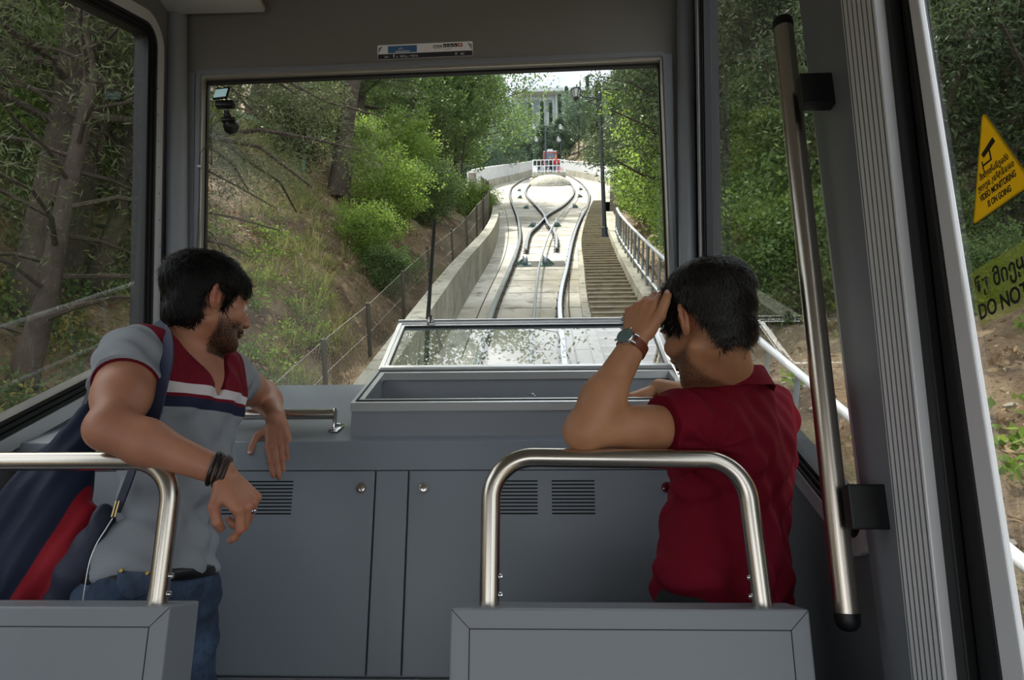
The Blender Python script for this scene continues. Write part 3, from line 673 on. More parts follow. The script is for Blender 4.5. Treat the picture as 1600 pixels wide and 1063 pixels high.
# concrete bed
bedL = [(-6, -1.22), (10, -1.22), (17, -1.08), (23.4, -1.25), (33, -1.85), (38, -2.5), (45, -3.1), (54, -2.9), (63, -2.2), (73, -1.2), (140, 0)]
bedR = [(-6, .76), (10, .76), (14.7, .97), (19, 1.18), (25, 1.72), (31, 2.35), (37, 3.6), (45, 4.5), (54, 4.6), (63, 4.1), (73, 3.6), (140, 3.4)]
m = MB(); ss = srange(-6, 140, 1.0); vs = []; fs = []
for s in ss:
    a, b = crom(bedL, s), crom(bedR, s)
    for k in range(5): vs.append(T(a+(b-a)*k/4, s, N0))
    vs.append(T(b, s, N0-1.2)); vs.append(T(a, s, N0-1.2))
k = 7
for i in range(len(ss)-1):
    for j in range(k): fs.append((i*k+j, i*k+(j+1) % k, (i+1)*k+(j+1) % k, (i+1)*k+j))
m.add(vs, fs); bed = m.build('track_bed', M['concrete']); bed['kind'] = 'structure'
# expansion joints and the drain line: shallow dark gaps
m = MB()
for s in srange(6, 60, 1.22):
    a, b = crom(Lr, s)+.12, crom(Rr, s)-.12
    m.prism([T(a, s, N0+.002), T(b, s, N0+.002), T(b, s+.02, N0+.002), T(a, s+.02, N0+.002)], (0, 0, .002))
    b2 = crom(bedR, s)
    if s < 34: m.prism([T(b2-.28, s, N0+.002), T(b2, s, N0+.002), T(b2, s+.02, N0+.002), T(b2-.28, s+.02, N0+.002)], (0, 0, .002))
m.tube([T(crom(bedR, s)-.29, s, N0+.004) for s in srange(4, 32, 1)], .012, 6)
m.tube([T(crom(bedL, s)+.30, s, N0+.004) for s in srange(4, 32, 1)], .010, 6)
q = m.build('joints', mat('joint_dirt', '5c5547', .95), bed)
# kerb stones along the running rails
def rail(tab, s0, s1, name, label):
    root = thing(name, label, 'rail', T(crom(tab, s0), s0, N0), 'rails of the passing loop' if False else None)
    ss = srange(s0, s1, .6); up = Vector((0, -math.sin(SL), math.cos(SL)))
    P_ = [T(crom(tab, s), s, N0) for s in ss]
    def sweep(prof):
        vs = []; fs = []; k = len(prof)
        for i, p in enumerate(P_):
            t = (P_[min(i+1, len(P_)-1)]-P_[max(i-1, 0)]).normalized(); r = t.cross(up).normalized()
            for x, h in prof: vs.append(p+r*x+up*h)
        for i in range(len(P_)-1):
            for j in range(k): fs.append((i*k+j, i*k+(j+1) % k, (i+1)*k+(j+1) % k, (i+1)*k+j))
        fs.append(tuple(range(k))); fs.append(tuple(range((len(P_)-1)*k, len(P_)*k))[::-1]); mm_ = MB(); mm_.add(vs, fs); return mm_
    fix(sweep([(-.06, 0), (.06, 0), (.06, .012), (.010, .03), (.010, .10), (-.010, .10), (-.010, .03), (-.06, .012)]).build('rail_web', M['rust']), root)
    fix(sweep([(-.036, .10), (.036, .10), (.036, .125), (.028, .135), (-.028, .135), (-.036, .125)]).build('rail_head', M['rail_top']), root)
    cl = MB()
    for s in srange(s0+.3, min(s1, 45), .62):
        p = T(crom(tab, s), s, N0); 
        for sx in (-1, 1): cl.prism([p+Vector((sx*.04-.028, 0, .012)), p+Vector((sx*.04+.028, 0, .012)), p+Vector((sx*.04+.028, .05, .038)), p+Vector((sx*.04-.028, .05, .038))], (0, -.008, .022))
    q = cl.build('rail_clips', M['rust'], kind='stuff'); fix(q, root)
    return root
rail(Lr, -2, 130, 'track_rail', 'outer left running rail sweeping left around the passing loop')
rail(Rr, -2, 130, 'track_rail', 'outer right running rail sweeping right around the passing loop')
rail(iL, 25.4, 130, 'track_rail', 'inner left rail running up from the crossing to the platform')
rail(iR, 25.6, 130, 'track_rail', 'inner right rail running up from the crossing to the platform')
rail([(17.0, -.28), (19, -.26), (21, -.18), (22.6, .02), (25.3, .28)], 17.0, 25.3, 'guard_rail', 'left bent guard rail below the crossing')
rail([(17.2, .46), (19, .52), (21, .50), (22.8, .36), (25.5, .29)], 17.2, 25.5, 'guard_rail', 'right bent guard rail below the crossing')
# haul cable
ct = [(-2, -.18), (10, -.05), (15.6, .10), (23.1, .58), (29, 1.2), (36, 1.95), (46, 2.75)]
m = MB(); m.tube([T(crom(ct, s), s, N0+.16) for s in srange(-2, 46, .8)], .022, 8); tag(m.build('haul_cable', M['galv'], smooth=True), 'steel haul cable running up between the rails', 'cable')
# cable rollers: green cheek plates around a sheave
def roller(x, s, sc, label, grp=None, tilt=1):
    root = thing('cable_roller', label, 'cable roller', T(x, s, N0), grp)
    Mx = Matrix.Translation(T(x, s, N0)) @ Matrix.Rotation(SL, 4, 'X') @ Matrix.Scale(sc, 4)
    m = MB(); 
    for sx in (-.09, .09): m.prism([Mx @ Vector(p) for p in ((sx-.012, -.26, 0), (sx-.012, .26, 0), (sx-.012, .10, .22), (sx-.012, -.10, .22))], Mx.to_3x3() @ Vector((.024, 0, 0)))
    m.box(-.2, .2, -.3, .3, 0, .03, 0, Mx)
    m.prism([Mx @ Vector(p) for p in ((.10*tilt, -.05, .02), (.34*tilt, -.05, .02), (.10*tilt, -.05, .24))], Mx.to_3x3() @ Vector((0, .03, 0)))
    fix(m.build('bracket', M['green_p']), root)
    w_ = MB(); w_.lathe([(.13, -.05), (.10, -.02), (.10, .02), (.13, .05)], Mx @ Vector((0, 0, .14)), Mx.to_3x3() @ Vector((1, 0, 0)), 16); fix(w_.build('sheave', M['galv']), root)
roller(-.27, 15.3, .62, 'green cable roller at the left of the dark cross slot', tilt=-1)
roller(.17, 15.3, .62, 'green cable roller at the right of the dark cross slot')
roller(-.10, 23.3, .6, 'green cable roller left of the crossing', tilt=-1); roller(.62, 23.3, .6, 'green cable roller right of the crossing')
for (x, s, d) in ((-.42, 31, 'first'), (-.85, 38, 'second'), (-1.05, 45, 'third')): roller(x, s, .6, d+' roller up the left branch above the crossing', tilt=-1)
for (x, s, d) in ((1.62, 31, 'first'), (2.25, 38, 'second'), (2.72, 45, 'third')): roller(x, s, .6, d+' roller up the right branch above the crossing')
m = MB(); m.prism([T(-.56, 15.0, N0+.004), T(.60, 15.0, N0+.004), T(.62, 15.75, N0+.004), T(-.54, 15.75, N0+.004)], (0, 0, .003)); fix(m.build('cross_slot', mat('dark_slot', '3a3834', .8)), bed)  # flat dark band across the bed between the rails
# stairs on the right of the track
sL = [(0, .78), (10, .78), (14.7, .98), (19, 1.20), (25, 1.74), (31, 2.36), (34, 2.7)]
sR = [(0, 1.56), (10, 1.56), (14.7, 1.72), (18.3, 1.9), (24, 2.26), (31, 2.85), (34, 3.2)]
st = MB(); s = 2.0; stp = .36
while s < 33.5:
    a0, b0, a1, b1 = crom(sL, s), crom(sR, s), crom(sL, s+stp), crom(sR, s+stp)
    st.mi = 0; p = T(a0, s, N0); q = T(b0, s, N0); rise = stp*math.sin(SL); run = stp*math.cos(SL)
    zt_ = p.z+rise-.03; y0, y1 = p.y, p.y+run
    j = random.uniform(-.012, .012)
    st.prism([(a0, y0+j, zt_-.5), (a0, y0+j, zt_), (a0, y1+.02, zt_), (a0, y1+.02, zt_-.5)], (b0-a0, 0, 0), 0)
    st.mi = 1; st.prism([(a0, y0-.025+j, zt_-.022), (a0, y0-.025+j, zt_+.004), (a0, y0+.06, zt_+.004), (a0, y0+.06, zt_-.022)], (b0-a0, 0, 0), 0)
    s += stp
st = st.build('stairway', [M['concrete_s'], mat('stair_nosing', 'a89f8b', .85, var=[(9, '8f846b', .5, .7)])]); tag(st, 'long flight of weathered concrete steps right of the track', 'stairs')
def wall_along(tab, s0, s1, w, n0, n1, name, mt, d=1.0, side=1):
    vs = []; fs = []; ss = srange(s0, s1, d)
    for s in ss:
        x = crom(tab, s); a = interp(n1, s) if isinstance(n1, list) else n1
        vs += [T(x, s, n0), T(x+side*w, s, n0), T(x+side*w, s, a), T(x, s, a)]
    for i in range(len(ss)-1):
        for j in range(4): fs.append((i*4+j, i*4+(j+1) % 4, i*4+4+(j+1) % 4, i*4+4+j))
    fs.append((0, 1, 2, 3)); L = (len(ss)-1)*4; fs.append((L+3, L+2, L+1, L)); m = MB(); m.add(vs, fs); return m.build(name, mt)
cu = wall_along(sR, 0, 25.5, .34, -3.2, -2.12, 'stair_curb', M['concrete_w']); cu['kind'] = 'structure'; cu.name = 'trim_7'
m = wall_along([(a, b-.12) for a, b in sL], 0, 33, .12, -3.2, N0+.05, 'trim_8', M['concrete_w']); m['kind'] = 'structure'
# left retaining wall
lw = [(-4, -1.22), (10, -1.22), (17, -1.08), (23.4, -1.25), (33, -1.85), (38, -2.5), (41, -2.9)]
m = wall_along(lw, -4, 41, .22, -3.6, [(-4, -1.72), (12, -1.75), (24, -1.9), (41, -2.0)], 'retaining_wall', M['concrete_w'], side=-1); tag(m, 'low stained concrete retaining wall along the left of the track', 'wall')
# railing on the right
rt_tab = [(0, 1.62), (8.5, 1.62), (12.2, 1.68), (16.6, 1.83), (19, 2.0)]
def bal(tab, s0, s1, ntop, nlow, nbase, name, label, mt, pm, r=.027, d=.62, every=.62):
    root = thing(name, label, 'railing', T(crom(tab, s0), s0, nbase))
    m = MB(); m.tube([T(crom(tab, s), s, ntop) for s in srange(s0, s1, .5)], r, 10); fix(m.build('top_rail', mt, smooth=True), root)
    if nlow is not None:
        m = MB(); m.tube([T(crom(tab, s), s, nlow) for s in srange(s0, s1, .5)], r*.75, 8); fix(m.build('lower_rail', mt, smooth=True), root)
    k = 0
    for s in srange(s0, s1, every):
        m = MB(); a = T(crom(tab, s), s, nbase-.03); b = T(crom(tab, s), s, ntop)
        m.tube([a, b+Vector((-.06, 0, 0)) if False else b], r*.7 if k % 3 else r, 8); fix(m.build('post', pm, smooth=True), root); k += 1
    return root
bal([(a, b+.1) for a, b in rt_tab], .2, 18.6, -1.45, -1.98, -2.15, 'stair_railing', 'white steel handrail with grey posts beside the steps', M['white'], M['galv'])
# side walls (white parapets) of the wide viaduct section
pL = [(36.5, -3.05), (38, -3.6), (42, -3.75), (46, -3.6), (52, -3.1), (60, -2.1), (68, -1.2), (78, -.3)]
pR = [(33, 3.35), (37, 4.35), (42, 4.75), (48, 4.9), (54, 4.75), (62, 4.1), (70, 3.3), (80, 2.6)]
for tab, s0, s1, sd_, lb in ((pL, 36.5, 78, -1, 'curved white parapet of the viaduct left of the loop'), (pR, 33, 80, 1, 'curved white parapet of the viaduct right of the loop')):
    root = thing('parapet', lb, 'parapet', T(crom(tab, s0), s0, N0))
    q = wall_along(tab, s0, s1, .18, N0-3, N0+.55, 'concrete_upstand', M['concrete_w'], side=sd_); fix(q, root)
    q = wall_along(tab, s0, s1, .06, N0+.55, N0+1.35, 'white_panel', M['parapet'], side=sd_); fix(q, root)
    m = MB(); m.tube([T(crom(tab, s), s, N0+1.4) for s in srange(s0, s1, 1)], .045, 8); fix(m.build('top_rail', M['white'], smooth=True), root)
# walkway between rails and parapets
m = MB(); ss = srange(34, 80, 1); vs = []; fs = []
for s in ss:
    vs += [T(crom(pL, s), s, N0+.02), T(crom(Lr, s)-.45, s, N0+.02), T(crom(Rr, s)+.45, s, N0+.02), T(crom(pR, s), s, N0+.02)]
for i in range(len(ss)-1): fs += [(i*4, i*4+1, i*4+5, i*4+4), (i*4+2, i*4+3, i*4+7, i*4+6)]
m.add(vs, fs); q = m.build('viaduct_walkway', M['concrete_w']); q['kind'] = 'structure'
# front end faces of the viaduct deck
# platform in the middle of the loop
pc = T(.95, 56, N0); PW = 1.28
pt_z = PY(857, 281, pc.y).z
plat = thing('platform', 'raised concrete viewing platform with white railing between the tracks', 'platform', pc)
m = MB(); m.box(pc.x-PW, pc.x+PW, pc.y-1.2, pc.y+9, pt_z-.32, pt_z, .03); fix(m.build('slab', M['concrete_w']), plat)
m = MB(); m.prism([(pc.x-PW*.9, pc.y-.2, pc.z-.5), (pc.x-PW*.9, pc.y-.2, pt_z-.3), (pc.x-PW*.9, pc.y+8, pt_z-.3), (pc.x-PW*.9, pc.y+8, pc.z+4)], (PW*1.8, 0, 0)); fix(m.build('base_wall', M['concrete_w']), plat)
m = MB(); m.box(pc.x-PW*.72, pc.x-PW*.35, pc.y-.23, pc.y-.2, pt_z-.95, pt_z-.55); fix(m.build('plate', M['parapet']), plat)
m = MB(); mc = T(.96, 52.4, N0-.1); m.sphere(mc, (1.6, 2.2, .85), 24, 12, Matrix.Rotation(SL, 3, 'X')); fix(m.build('mound', M['concrete_w'], smooth=True), plat)
pr = thing('platform_railing', 'white railing around the viewing platform edge', 'railing', (pc.x, pc.y-1.1, pt_z))
rl = [(pc.x-PW+.06, pc.y+6, pt_z), (pc.x-PW+.06, pc.y-1.1, pt_z), (pc.x+PW-.06, pc.y-1.1, pt_z), (pc.x+PW-.06, pc.y+6, pt_z)]
for h in (1.1, .6, .15):
    m = MB(); m.tube([Vector(p)+Vector((0, 0, h)) for p in rl], .032, 8); fix(m.build('bar', M['white']), pr)
for i in range(3):
    a, b = Vector(rl[i]), Vector(rl[i+1]); n = max(2, int((b-a).length/.3))
    for k in range(n+(i == 2)):
        m = MB(); p = a.lerp(b, k/n); m.tube([p, p+Vector((0, 0, 1.1))], .022 if k else .04, 6); fix(m.build('post', M['white']), pr)
# lamps
def lantern(root, p, sc=1.0, hang=True):
    m = MB(); 
    m.lathe([(.02, .42), (.05, .38), (.16, .30), (.17, .27), (.165, .25)], p, (0, 0, 1), 8); m.lathe([(.08, -.04), (.09, 0), (.03, -.08), (.01, -.12)], p, (0, 0, 1), 8)
    for k in range(6):
        a = k*math.pi/3; m.tube([p+Vector((math.cos(a)*.085, math.sin(a)*.085, 0)), p+Vector((math.cos(a)*.16, math.sin(a)*.16, .26))], .008, 5)
    l = m.build('lantern', M['lampblack']); 
    g = MB(); g.lathe([(.08, 0.0), (.15, .25)], p, (0, 0, 1), 6); g = g.build('lantern_glass', glass_l)
    for q in (l, g):
        q.data.transform(Matrix.Translation(p) @ Matrix.Scale(sc, 4) @ Matrix.Translation(-p)); fix(q, root)
    g.parent = l
glass_l = mat('lantern_glass', 'c4c8c4', .25)
b0 = T(1.98, 19.2, -2.5); b0.x = PY(944.5, 353, b0.y).x; topz = PY(949, 146, b0.y).z; lp = thing('street_lamp', 'dark street lamp post with hanging lantern beside the steps', 'street lamp', b0)
m = MB(); m.tube([b0+Vector((0, 0, -.3)), b0+Vector((0, 0, .5)), b0+Vector((0.0, 0, .52)), (b0.x, b0.y, topz)], [.085, .085, .06, .045], 14); m.tube([(b0.x, b0.y, topz), (b0.x, b0.y, topz+.06)], [.05, .02], 10); fix(m.build('pole', M['lampblack'], smooth=True), lp)
la = PY(900, 153, b0.y); m = MB(); m.tube([(b0.x, b0.y, topz-.15), (la.x+.2, b0.y, topz-.10), (la.x, b0.y, la.z+.10+.15)], .022, 8); m.tube([(b0.x, b0.y, topz-.4), (b0.x-.3, b0.y, topz-.28), (la.x+.3, b0.y, topz-.15)], .015, 8); fix(m.build('arm', M['lampblack']), lp); lantern(lp, la, .95)
b0 = Vector((PY(853, 275, pc.y-.9).x, pc.y-.9, pt_z)); lp = thing('street_lamp', 'tall lamp post with four lanterns at the platform edge', 'street lamp', b0)
topz = PY(854, 198, b0.y).z; m = MB(); m.tube([b0, b0+Vector((0, 0, 1)), (b0.x, b0.y, topz)], [.10, .08, .06], 12); m.sphere((b0.x, b0.y, topz+.06), .09, 10, 6); fix(m.build('pole', M['lampblack'], smooth=True), lp)
for px, py in ((834, 203), (838, 216), (876, 203), (873, 216)):
    p = PY(px, py, b0.y); p.y += (.6 if py > 210 else 0); m = MB(); m.tube([(b0.x, b0.y, p.z-.1), (p.x, p.y, p.z-.12)], .02, 6); fix(m.build('arm', M['lampblack']), lp); lantern(lp, p, 1.15)
b0 = Vector(PY(877, 262, 72)); lp = thing('street_lamp', 'thin distant lamp post right of the red car', 'street lamp', b0); m = MB(); m.tube([b0+Vector((0, 0, -3)), (b0.x, b0.y, PY(877, 223, 72).z)], .07, 8); m.sphere((b0.x, b0.y, PY(877, 222, 72).z), .22, 8, 6); fix(m.build('pole', M['lampblack']), lp)
# the other car
ca = PY(860, 262, 92); CWD = 1.02; zb_ = PY(860, 283, 92).z; zt_ = PY(860, 236, 92).z
car = thing('funicular_car', 'red and white funicular car far up the line', 'funicular car', (ca.x, 92, zb_))
cr = mat('car_red', 'a23a40', .35); cwm = mat('car_roof', 'd2d6da', .4)
m = MB(); m.box(ca.x-CWD, ca.x+CWD, 92, 98, zb_, zt_, .22); fix(m.build('body', cr, smooth=True), car)
m = MB(); m.box(ca.x-CWD*.66, ca.x+CWD*.66, 91.95, 92.05, zb_+1.2, zt_-.35, .05); fix(m.build('windscreen', mat('far_glass', '5a6b78', .1)), car)
m = MB(); m.box(ca.x-CWD*.95, ca.x+CWD*.95, 92.1, 98, zt_-.12, zt_+.14, .1); m.box(ca.x-.4, ca.x+.4, 92.3, 93, zt_+.14, zt_+.5, .05); fix(m.build('roof', cwm), car)
m = MB(); m.box(ca.x-CWD*.9, ca.x+CWD*.9, 91.96, 92.02, zb_, zb_+.8, .02); fix(m.build('white_front', M['white']), car)
for sx in (-.6, .6): m = MB(); m.lathe([(.1, 0), (.1, .05)], (ca.x+sx, 91.93, zb_+1.0), (0, -1, 0), 12); fix(m.build('headlamp', M['white']), car)
# building on the skyline
bd = thing('hilltop_building', 'pale flat-roofed building with columns on the hilltop behind the trees', 'building', PY(960, 178, 150))
bm_ = mat('far_building', '959d9b', .8); bl = PY(800, 178, 150); br = PY(1120, 178, 150); zt2_ = PY(880, 144, 150).z; zm_ = PY(880, 157, 150).z
m = MB(); m.box(bl.x, br.x, 148, 165, zt2_-1.0, zt2_, .1); fix(m.build('roof_slab', mat('far_roof', 'b9c1c2', .8)), bd)
m = MB(); m.box(bl.x, br.x, 150, 165, bl.z-6, zt2_-1, .1); fix(m.build('wall', bm_), bd)
for i in range(16):
    x = bl.x+(br.x-bl.x)*(i+.5)/16; m = MB(); m.box(x-.18, x+.18, 149.3, 149.7, bl.z-6, zt2_-1); fix(m.build('column', bm_), bd)
    m = MB(); m.box(x+.7, x+2.0, 149.9, 150.05, zm_-3, zm_+.2); fix(m.build('window', mat('far_window', '59656a', .3) if i == 0 else bpy.data.materials['far_window']), bd)
# fence left
root = thing('wire_fence', 'rusty wire mesh fence on posts along the left bank', 'fence', T(-1.9, 6, -2.6))
fx = [(-2, -2.75), (8, -2.6), (12, -2.3), (17, -1.75), (24, -1.65), (33, -2.25), (38, -2.9)]
fb = [(-2, -3.2), (10, -2.95), (14, -2.6), (20, -2.2), (38, -2.1)]; FH = .82
m = MB(); pts = srange(2, 38, 1.6)
m = MB()
def fp(s, h): return T(crom(fx, s), s, interp(fb, s)+h)
sp_ = .12; n = int(36/sp_); 
for i in range(n):
    s = 2+i*sp_
    for dr in (1, -1):
        a = fp(s, .02 if dr > 0 else FH); b = fp(s+FH*.9, FH if dr > 0 else .02); m.tube([a, a.lerp(b, .5), b], (.0030 if s < 14 else .0036), 3, caps=False)
for h in (.02, FH*.5, FH): m.tube([fp(s, h) for s in srange(2, 38.9, .8)], .006, 5)
fix(m.build('wire_mesh', mat('rusty_wire', '8b867a', .7, .3)), root)
for s in srange(2.4, 38, 1.85):
    m = MB(); a = fp(s, -.3); m.tube([a, fp(s, FH+.06)+Vector((random.uniform(-.05, .05), 0, 0))], .03, 8); fix(m.build('post', mat('fence_post', '5a554b', .8) if s < 2.5 else bpy.data.materials['fence_post']), root)
# green pipe rail on top of the bank
a, b, c = PY(312, 152, 13), PY(450, 212, 13.5), PY(380, 181, 13.2)
gp = thing('pipe_railing', 'green pipe railing on top of the left bank', 'railing', c); m = MB(); m.tube([a+(a-b)*.6, a, b, b+(b-a)*.25], .065, 10); fix(m.build('rail_pipe', M['green_p'], smooth=True), gp)
for t in (-.4, .12, .46, .9, 1.2): m = MB(); p = a.lerp(b, t); m.tube([p, p-Vector((0, 0, 1.0))], .05, 8); fix(m.build('post', M['green_p']), gp)
# ================================================================ OUTSIDE: GROUND AND PLANTS
def lerp_tab(tab, x):
    if x <= tab[0][0]: return tab[0][1]
    for (a, b), (c, d) in zip(tab, tab[1:]):
        if x <= c: return b+(d-b)*(x-a)/(c-a)
    return tab[-1][1]
def ground_n(x, s):
    near_l = lerp_tab([(-2, -3.2), (10, -3.0), (16, -2.7), (24, -2.5), (36, -3.4), (60, -8), (90, -6), (150, -2)], s)
    if x < -1.3:
        foot = lerp_tab([(-2, -3.1), (8, -2.9), (12, -2.5), (17, -1.9), (24, -1.8), (34, -2.4), (60, -4)], s)
        crest = lerp_tab([(-4, 1.6), (8, 1.5), (13, 1.1), (19, .7), (26, -.6), (40, -1.5), (60, -5), (90, -4), (150, 4)], s)
        w_ = 4.6
        t = (foot-x)/w_
        if t < 0: return near_l
        if t < 1: return near_l+(crest-near_l)*(t**.9)
        return crest+(t-1)*w_*lerp_tab([(0, .10), (20, .10), (60, .3), (120, .5)], s)
    if x > 1.9:
        base = lerp_tab([(-2, -2.25), (20, -2.3), (30, -3.2), (60, -7), (90, -6), (150, -2)], s)
        return base+(x-1.9)*lerp_tab([(0, .34), (20, .30), (60, .4), (120, .5)], s)
    return near_l
def gp3(x, s):
    n = ground_n(x, s); v = noise.noise(Vector((x*.7, s*.7, 3)))*.34+noise.noise(Vector((x*2.3, s*2.3, 7)))*.15+noise.noise(Vector((x*6, s*6, 1)))*.05
    k = 1.0 if (x < -2.4 or x > 2.6) else .25
    return T(x, s, n+v*k)
M['soil'] = mat('leaf_litter_soil', '7d6a50', .95, var=[(.9, '54422f', .45, .58), (5, 'a48e6e', .55, .68), (38, '3b2f25', .58, .7), (22, 'b5a284', .64, .72), (.5, '5e6238', .56, .70)], bump=(18, .9, .05))
def grid_mesh(xs, ss):
    vs = np.array([gp3(x, s) for s in ss for x in xs]); nx = len(xs); I = np.arange(nx-1); fs = []
    for j in range(len(ss)-1): a = j*nx+I; fs.append(np.stack([a, a+1, a+nx+1, a+nx], 1))
    return vs, np.concatenate(fs)
xs = list(np.concatenate([np.linspace(-60, -12, 16)[:-1], np.linspace(-12, -1.3, 75)[:-1], np.linspace(-1.3, 1.9, 4)[:-1], np.linspace(1.9, 10, 56)[:-1], np.linspace(10, 60, 18)]))
ss = list(np.concatenate([np.linspace(-12, 0, 30)[:-1], np.linspace(0, 26, 150)[:-1], np.linspace(26, 60, 34)[:-1], np.linspace(60, 190, 28)]))
vs, fs = grid_mesh(xs, ss)
gd = obj_from('ground', vs, fs, M['soil'], kind='structure')

LM = {
 'olive': leaf_mat('needles_olive', '4f5a38', '6f7550', .3), 'dark': leaf_mat('foliage_dark', '3a4a30', '566843', .3), 'mid': leaf_mat('foliage_mid', '48613a', '6b8446', .4),
 'bright': leaf_mat('foliage_bright', '5c7c34', '8fa84e', .5), 'blue': leaf_mat('foliage_haze_tint', '49604c', '6c8468', .3), 'yellow': leaf_mat('foliage_yellow', '86873f', 'b3a557', .45),  # blue: distance haze mixed into the leaf colour of far trees
 'grass': leaf_mat('grass_blades', '66753c', '959a5c', .4), 'straw': leaf_mat('dry_grass', '85764f', 'a8966c', .3), 'litter': leaf_mat('dry_leaves', '6a5039', 'a58a66', .1)}
M['bark'] = mat('bark', '4e433a', .95, var=[(4, '3e342c', .4, .6), (20, '7c6c5c', .6, .75)], bump=(14, .9, .03, (3, 3, .6)))
M['bark_dark'] = mat('bark_dark', '3d332b', .95, bump=(14, .9, .03, (3, 3, .6)))
rng = np.random.default_rng(11)
def leaves(centers, rad, per, L, W, flat=.75, droop=0.0, outward=None):
    """leaf blades scattered in clumps; returns verts, faces"""
    C = np.asarray(centers, float); n = len(C)*per
    c = np.repeat(C, per, 0); d = rng.normal(size=(n, 3)); d /= np.linalg.norm(d, axis=1)[:, None]
    r = np.repeat(np.asarray(rad, float)*np.ones(len(C)), per)*rng.random(n)**.45
    p = c+d*r[:, None]*np.array([1, 1, flat])
    a = d+rng.normal(size=(n, 3))*.7+np.array([0, 0, -droop]); a /= np.linalg.norm(a, axis=1)[:, None]
    b = np.cross(a, rng.normal(size=(n, 3))); b /= np.linalg.norm(b, axis=1)[:, None]
    l = L*(.6+.8*rng.random(n))[:, None]; w_ = W*(.6+.8*rng.random(n))[:, None]
    V = np.stack([p-a*l*.5, p+b*w_*.5-a*l*.05, p+a*l*.5, p-b*w_*.5-a*l*.05], 1).reshape(-1, 3)
    return V, np.arange(4*n).reshape(-1, 4)
def branchy(h, r0, nb, z0, spread, rise, sag=0.0, lean=0.0, clumps=6, wob=.05, taper=.25, layer=None, shape=None):
    """trunk and limbs as tubes; returns MB and the clump centres along the limbs"""
    m = MB(); pts = []; x = y = 0.0; la = rng.random()*6.28
    for i in range(9):
        t = i/8; pts.append(Vector((x+math.cos(la)*lean*t*h, y+math.sin(la)*lean*t*h, t*h))); x += rng.normal()*wob*h/9; y += rng.normal()*wob*h/9
    m.tube(pts, [r0*(1-(1-taper)*i/8)*(1.35 if i == 0 else 1) for i in range(9)], 10)
    def at(t): k = min(int(t*8), 7); return pts[k].lerp(pts[k+1], t*8-k)
    cs = []; rs = []
    for b in range(nb):
        t = z0+(1-z0)*(b+.5)/nb
        if layer: t = z0+(1-z0)*(int(b/layer)+.5)/math.ceil(nb/layer)
        a = b*2.4+rng.random()*.8; f = shape(( t-z0)/(1-z0)) if shape else (1-.75*((t-z0)/(1-z0)))
        Lb = spread*f*(.75+.5*rng.random()); p0 = at(t); q = [p0]
        for k in range(1, 5):
            u = k/4; q.append(p0+Vector((math.cos(a+rng.normal()*.08)*Lb*u, math.sin(a+rng.normal()*.08)*Lb*u, rise*Lb*u-sag*Lb*u*u)))
        m.tube(q, [r0*.28*(1-.75*k/4)*(1.1-t*.6) for k in range(5)], 5)
        for k in range(clumps):
            u = .25+.75*(k+rng.random())/clumps; kk = min(int(u*4), 3); cpt = q[kk].lerp(q[kk+1], u*4-kk)
            cs.append(cpt+Vector(rng.normal(size=3)*Lb*.09)); rs.append(Lb*.22*(1.15-u*.4)+.08)
    return m, [tuple(c) for c in cs], rs
PROTO = {}
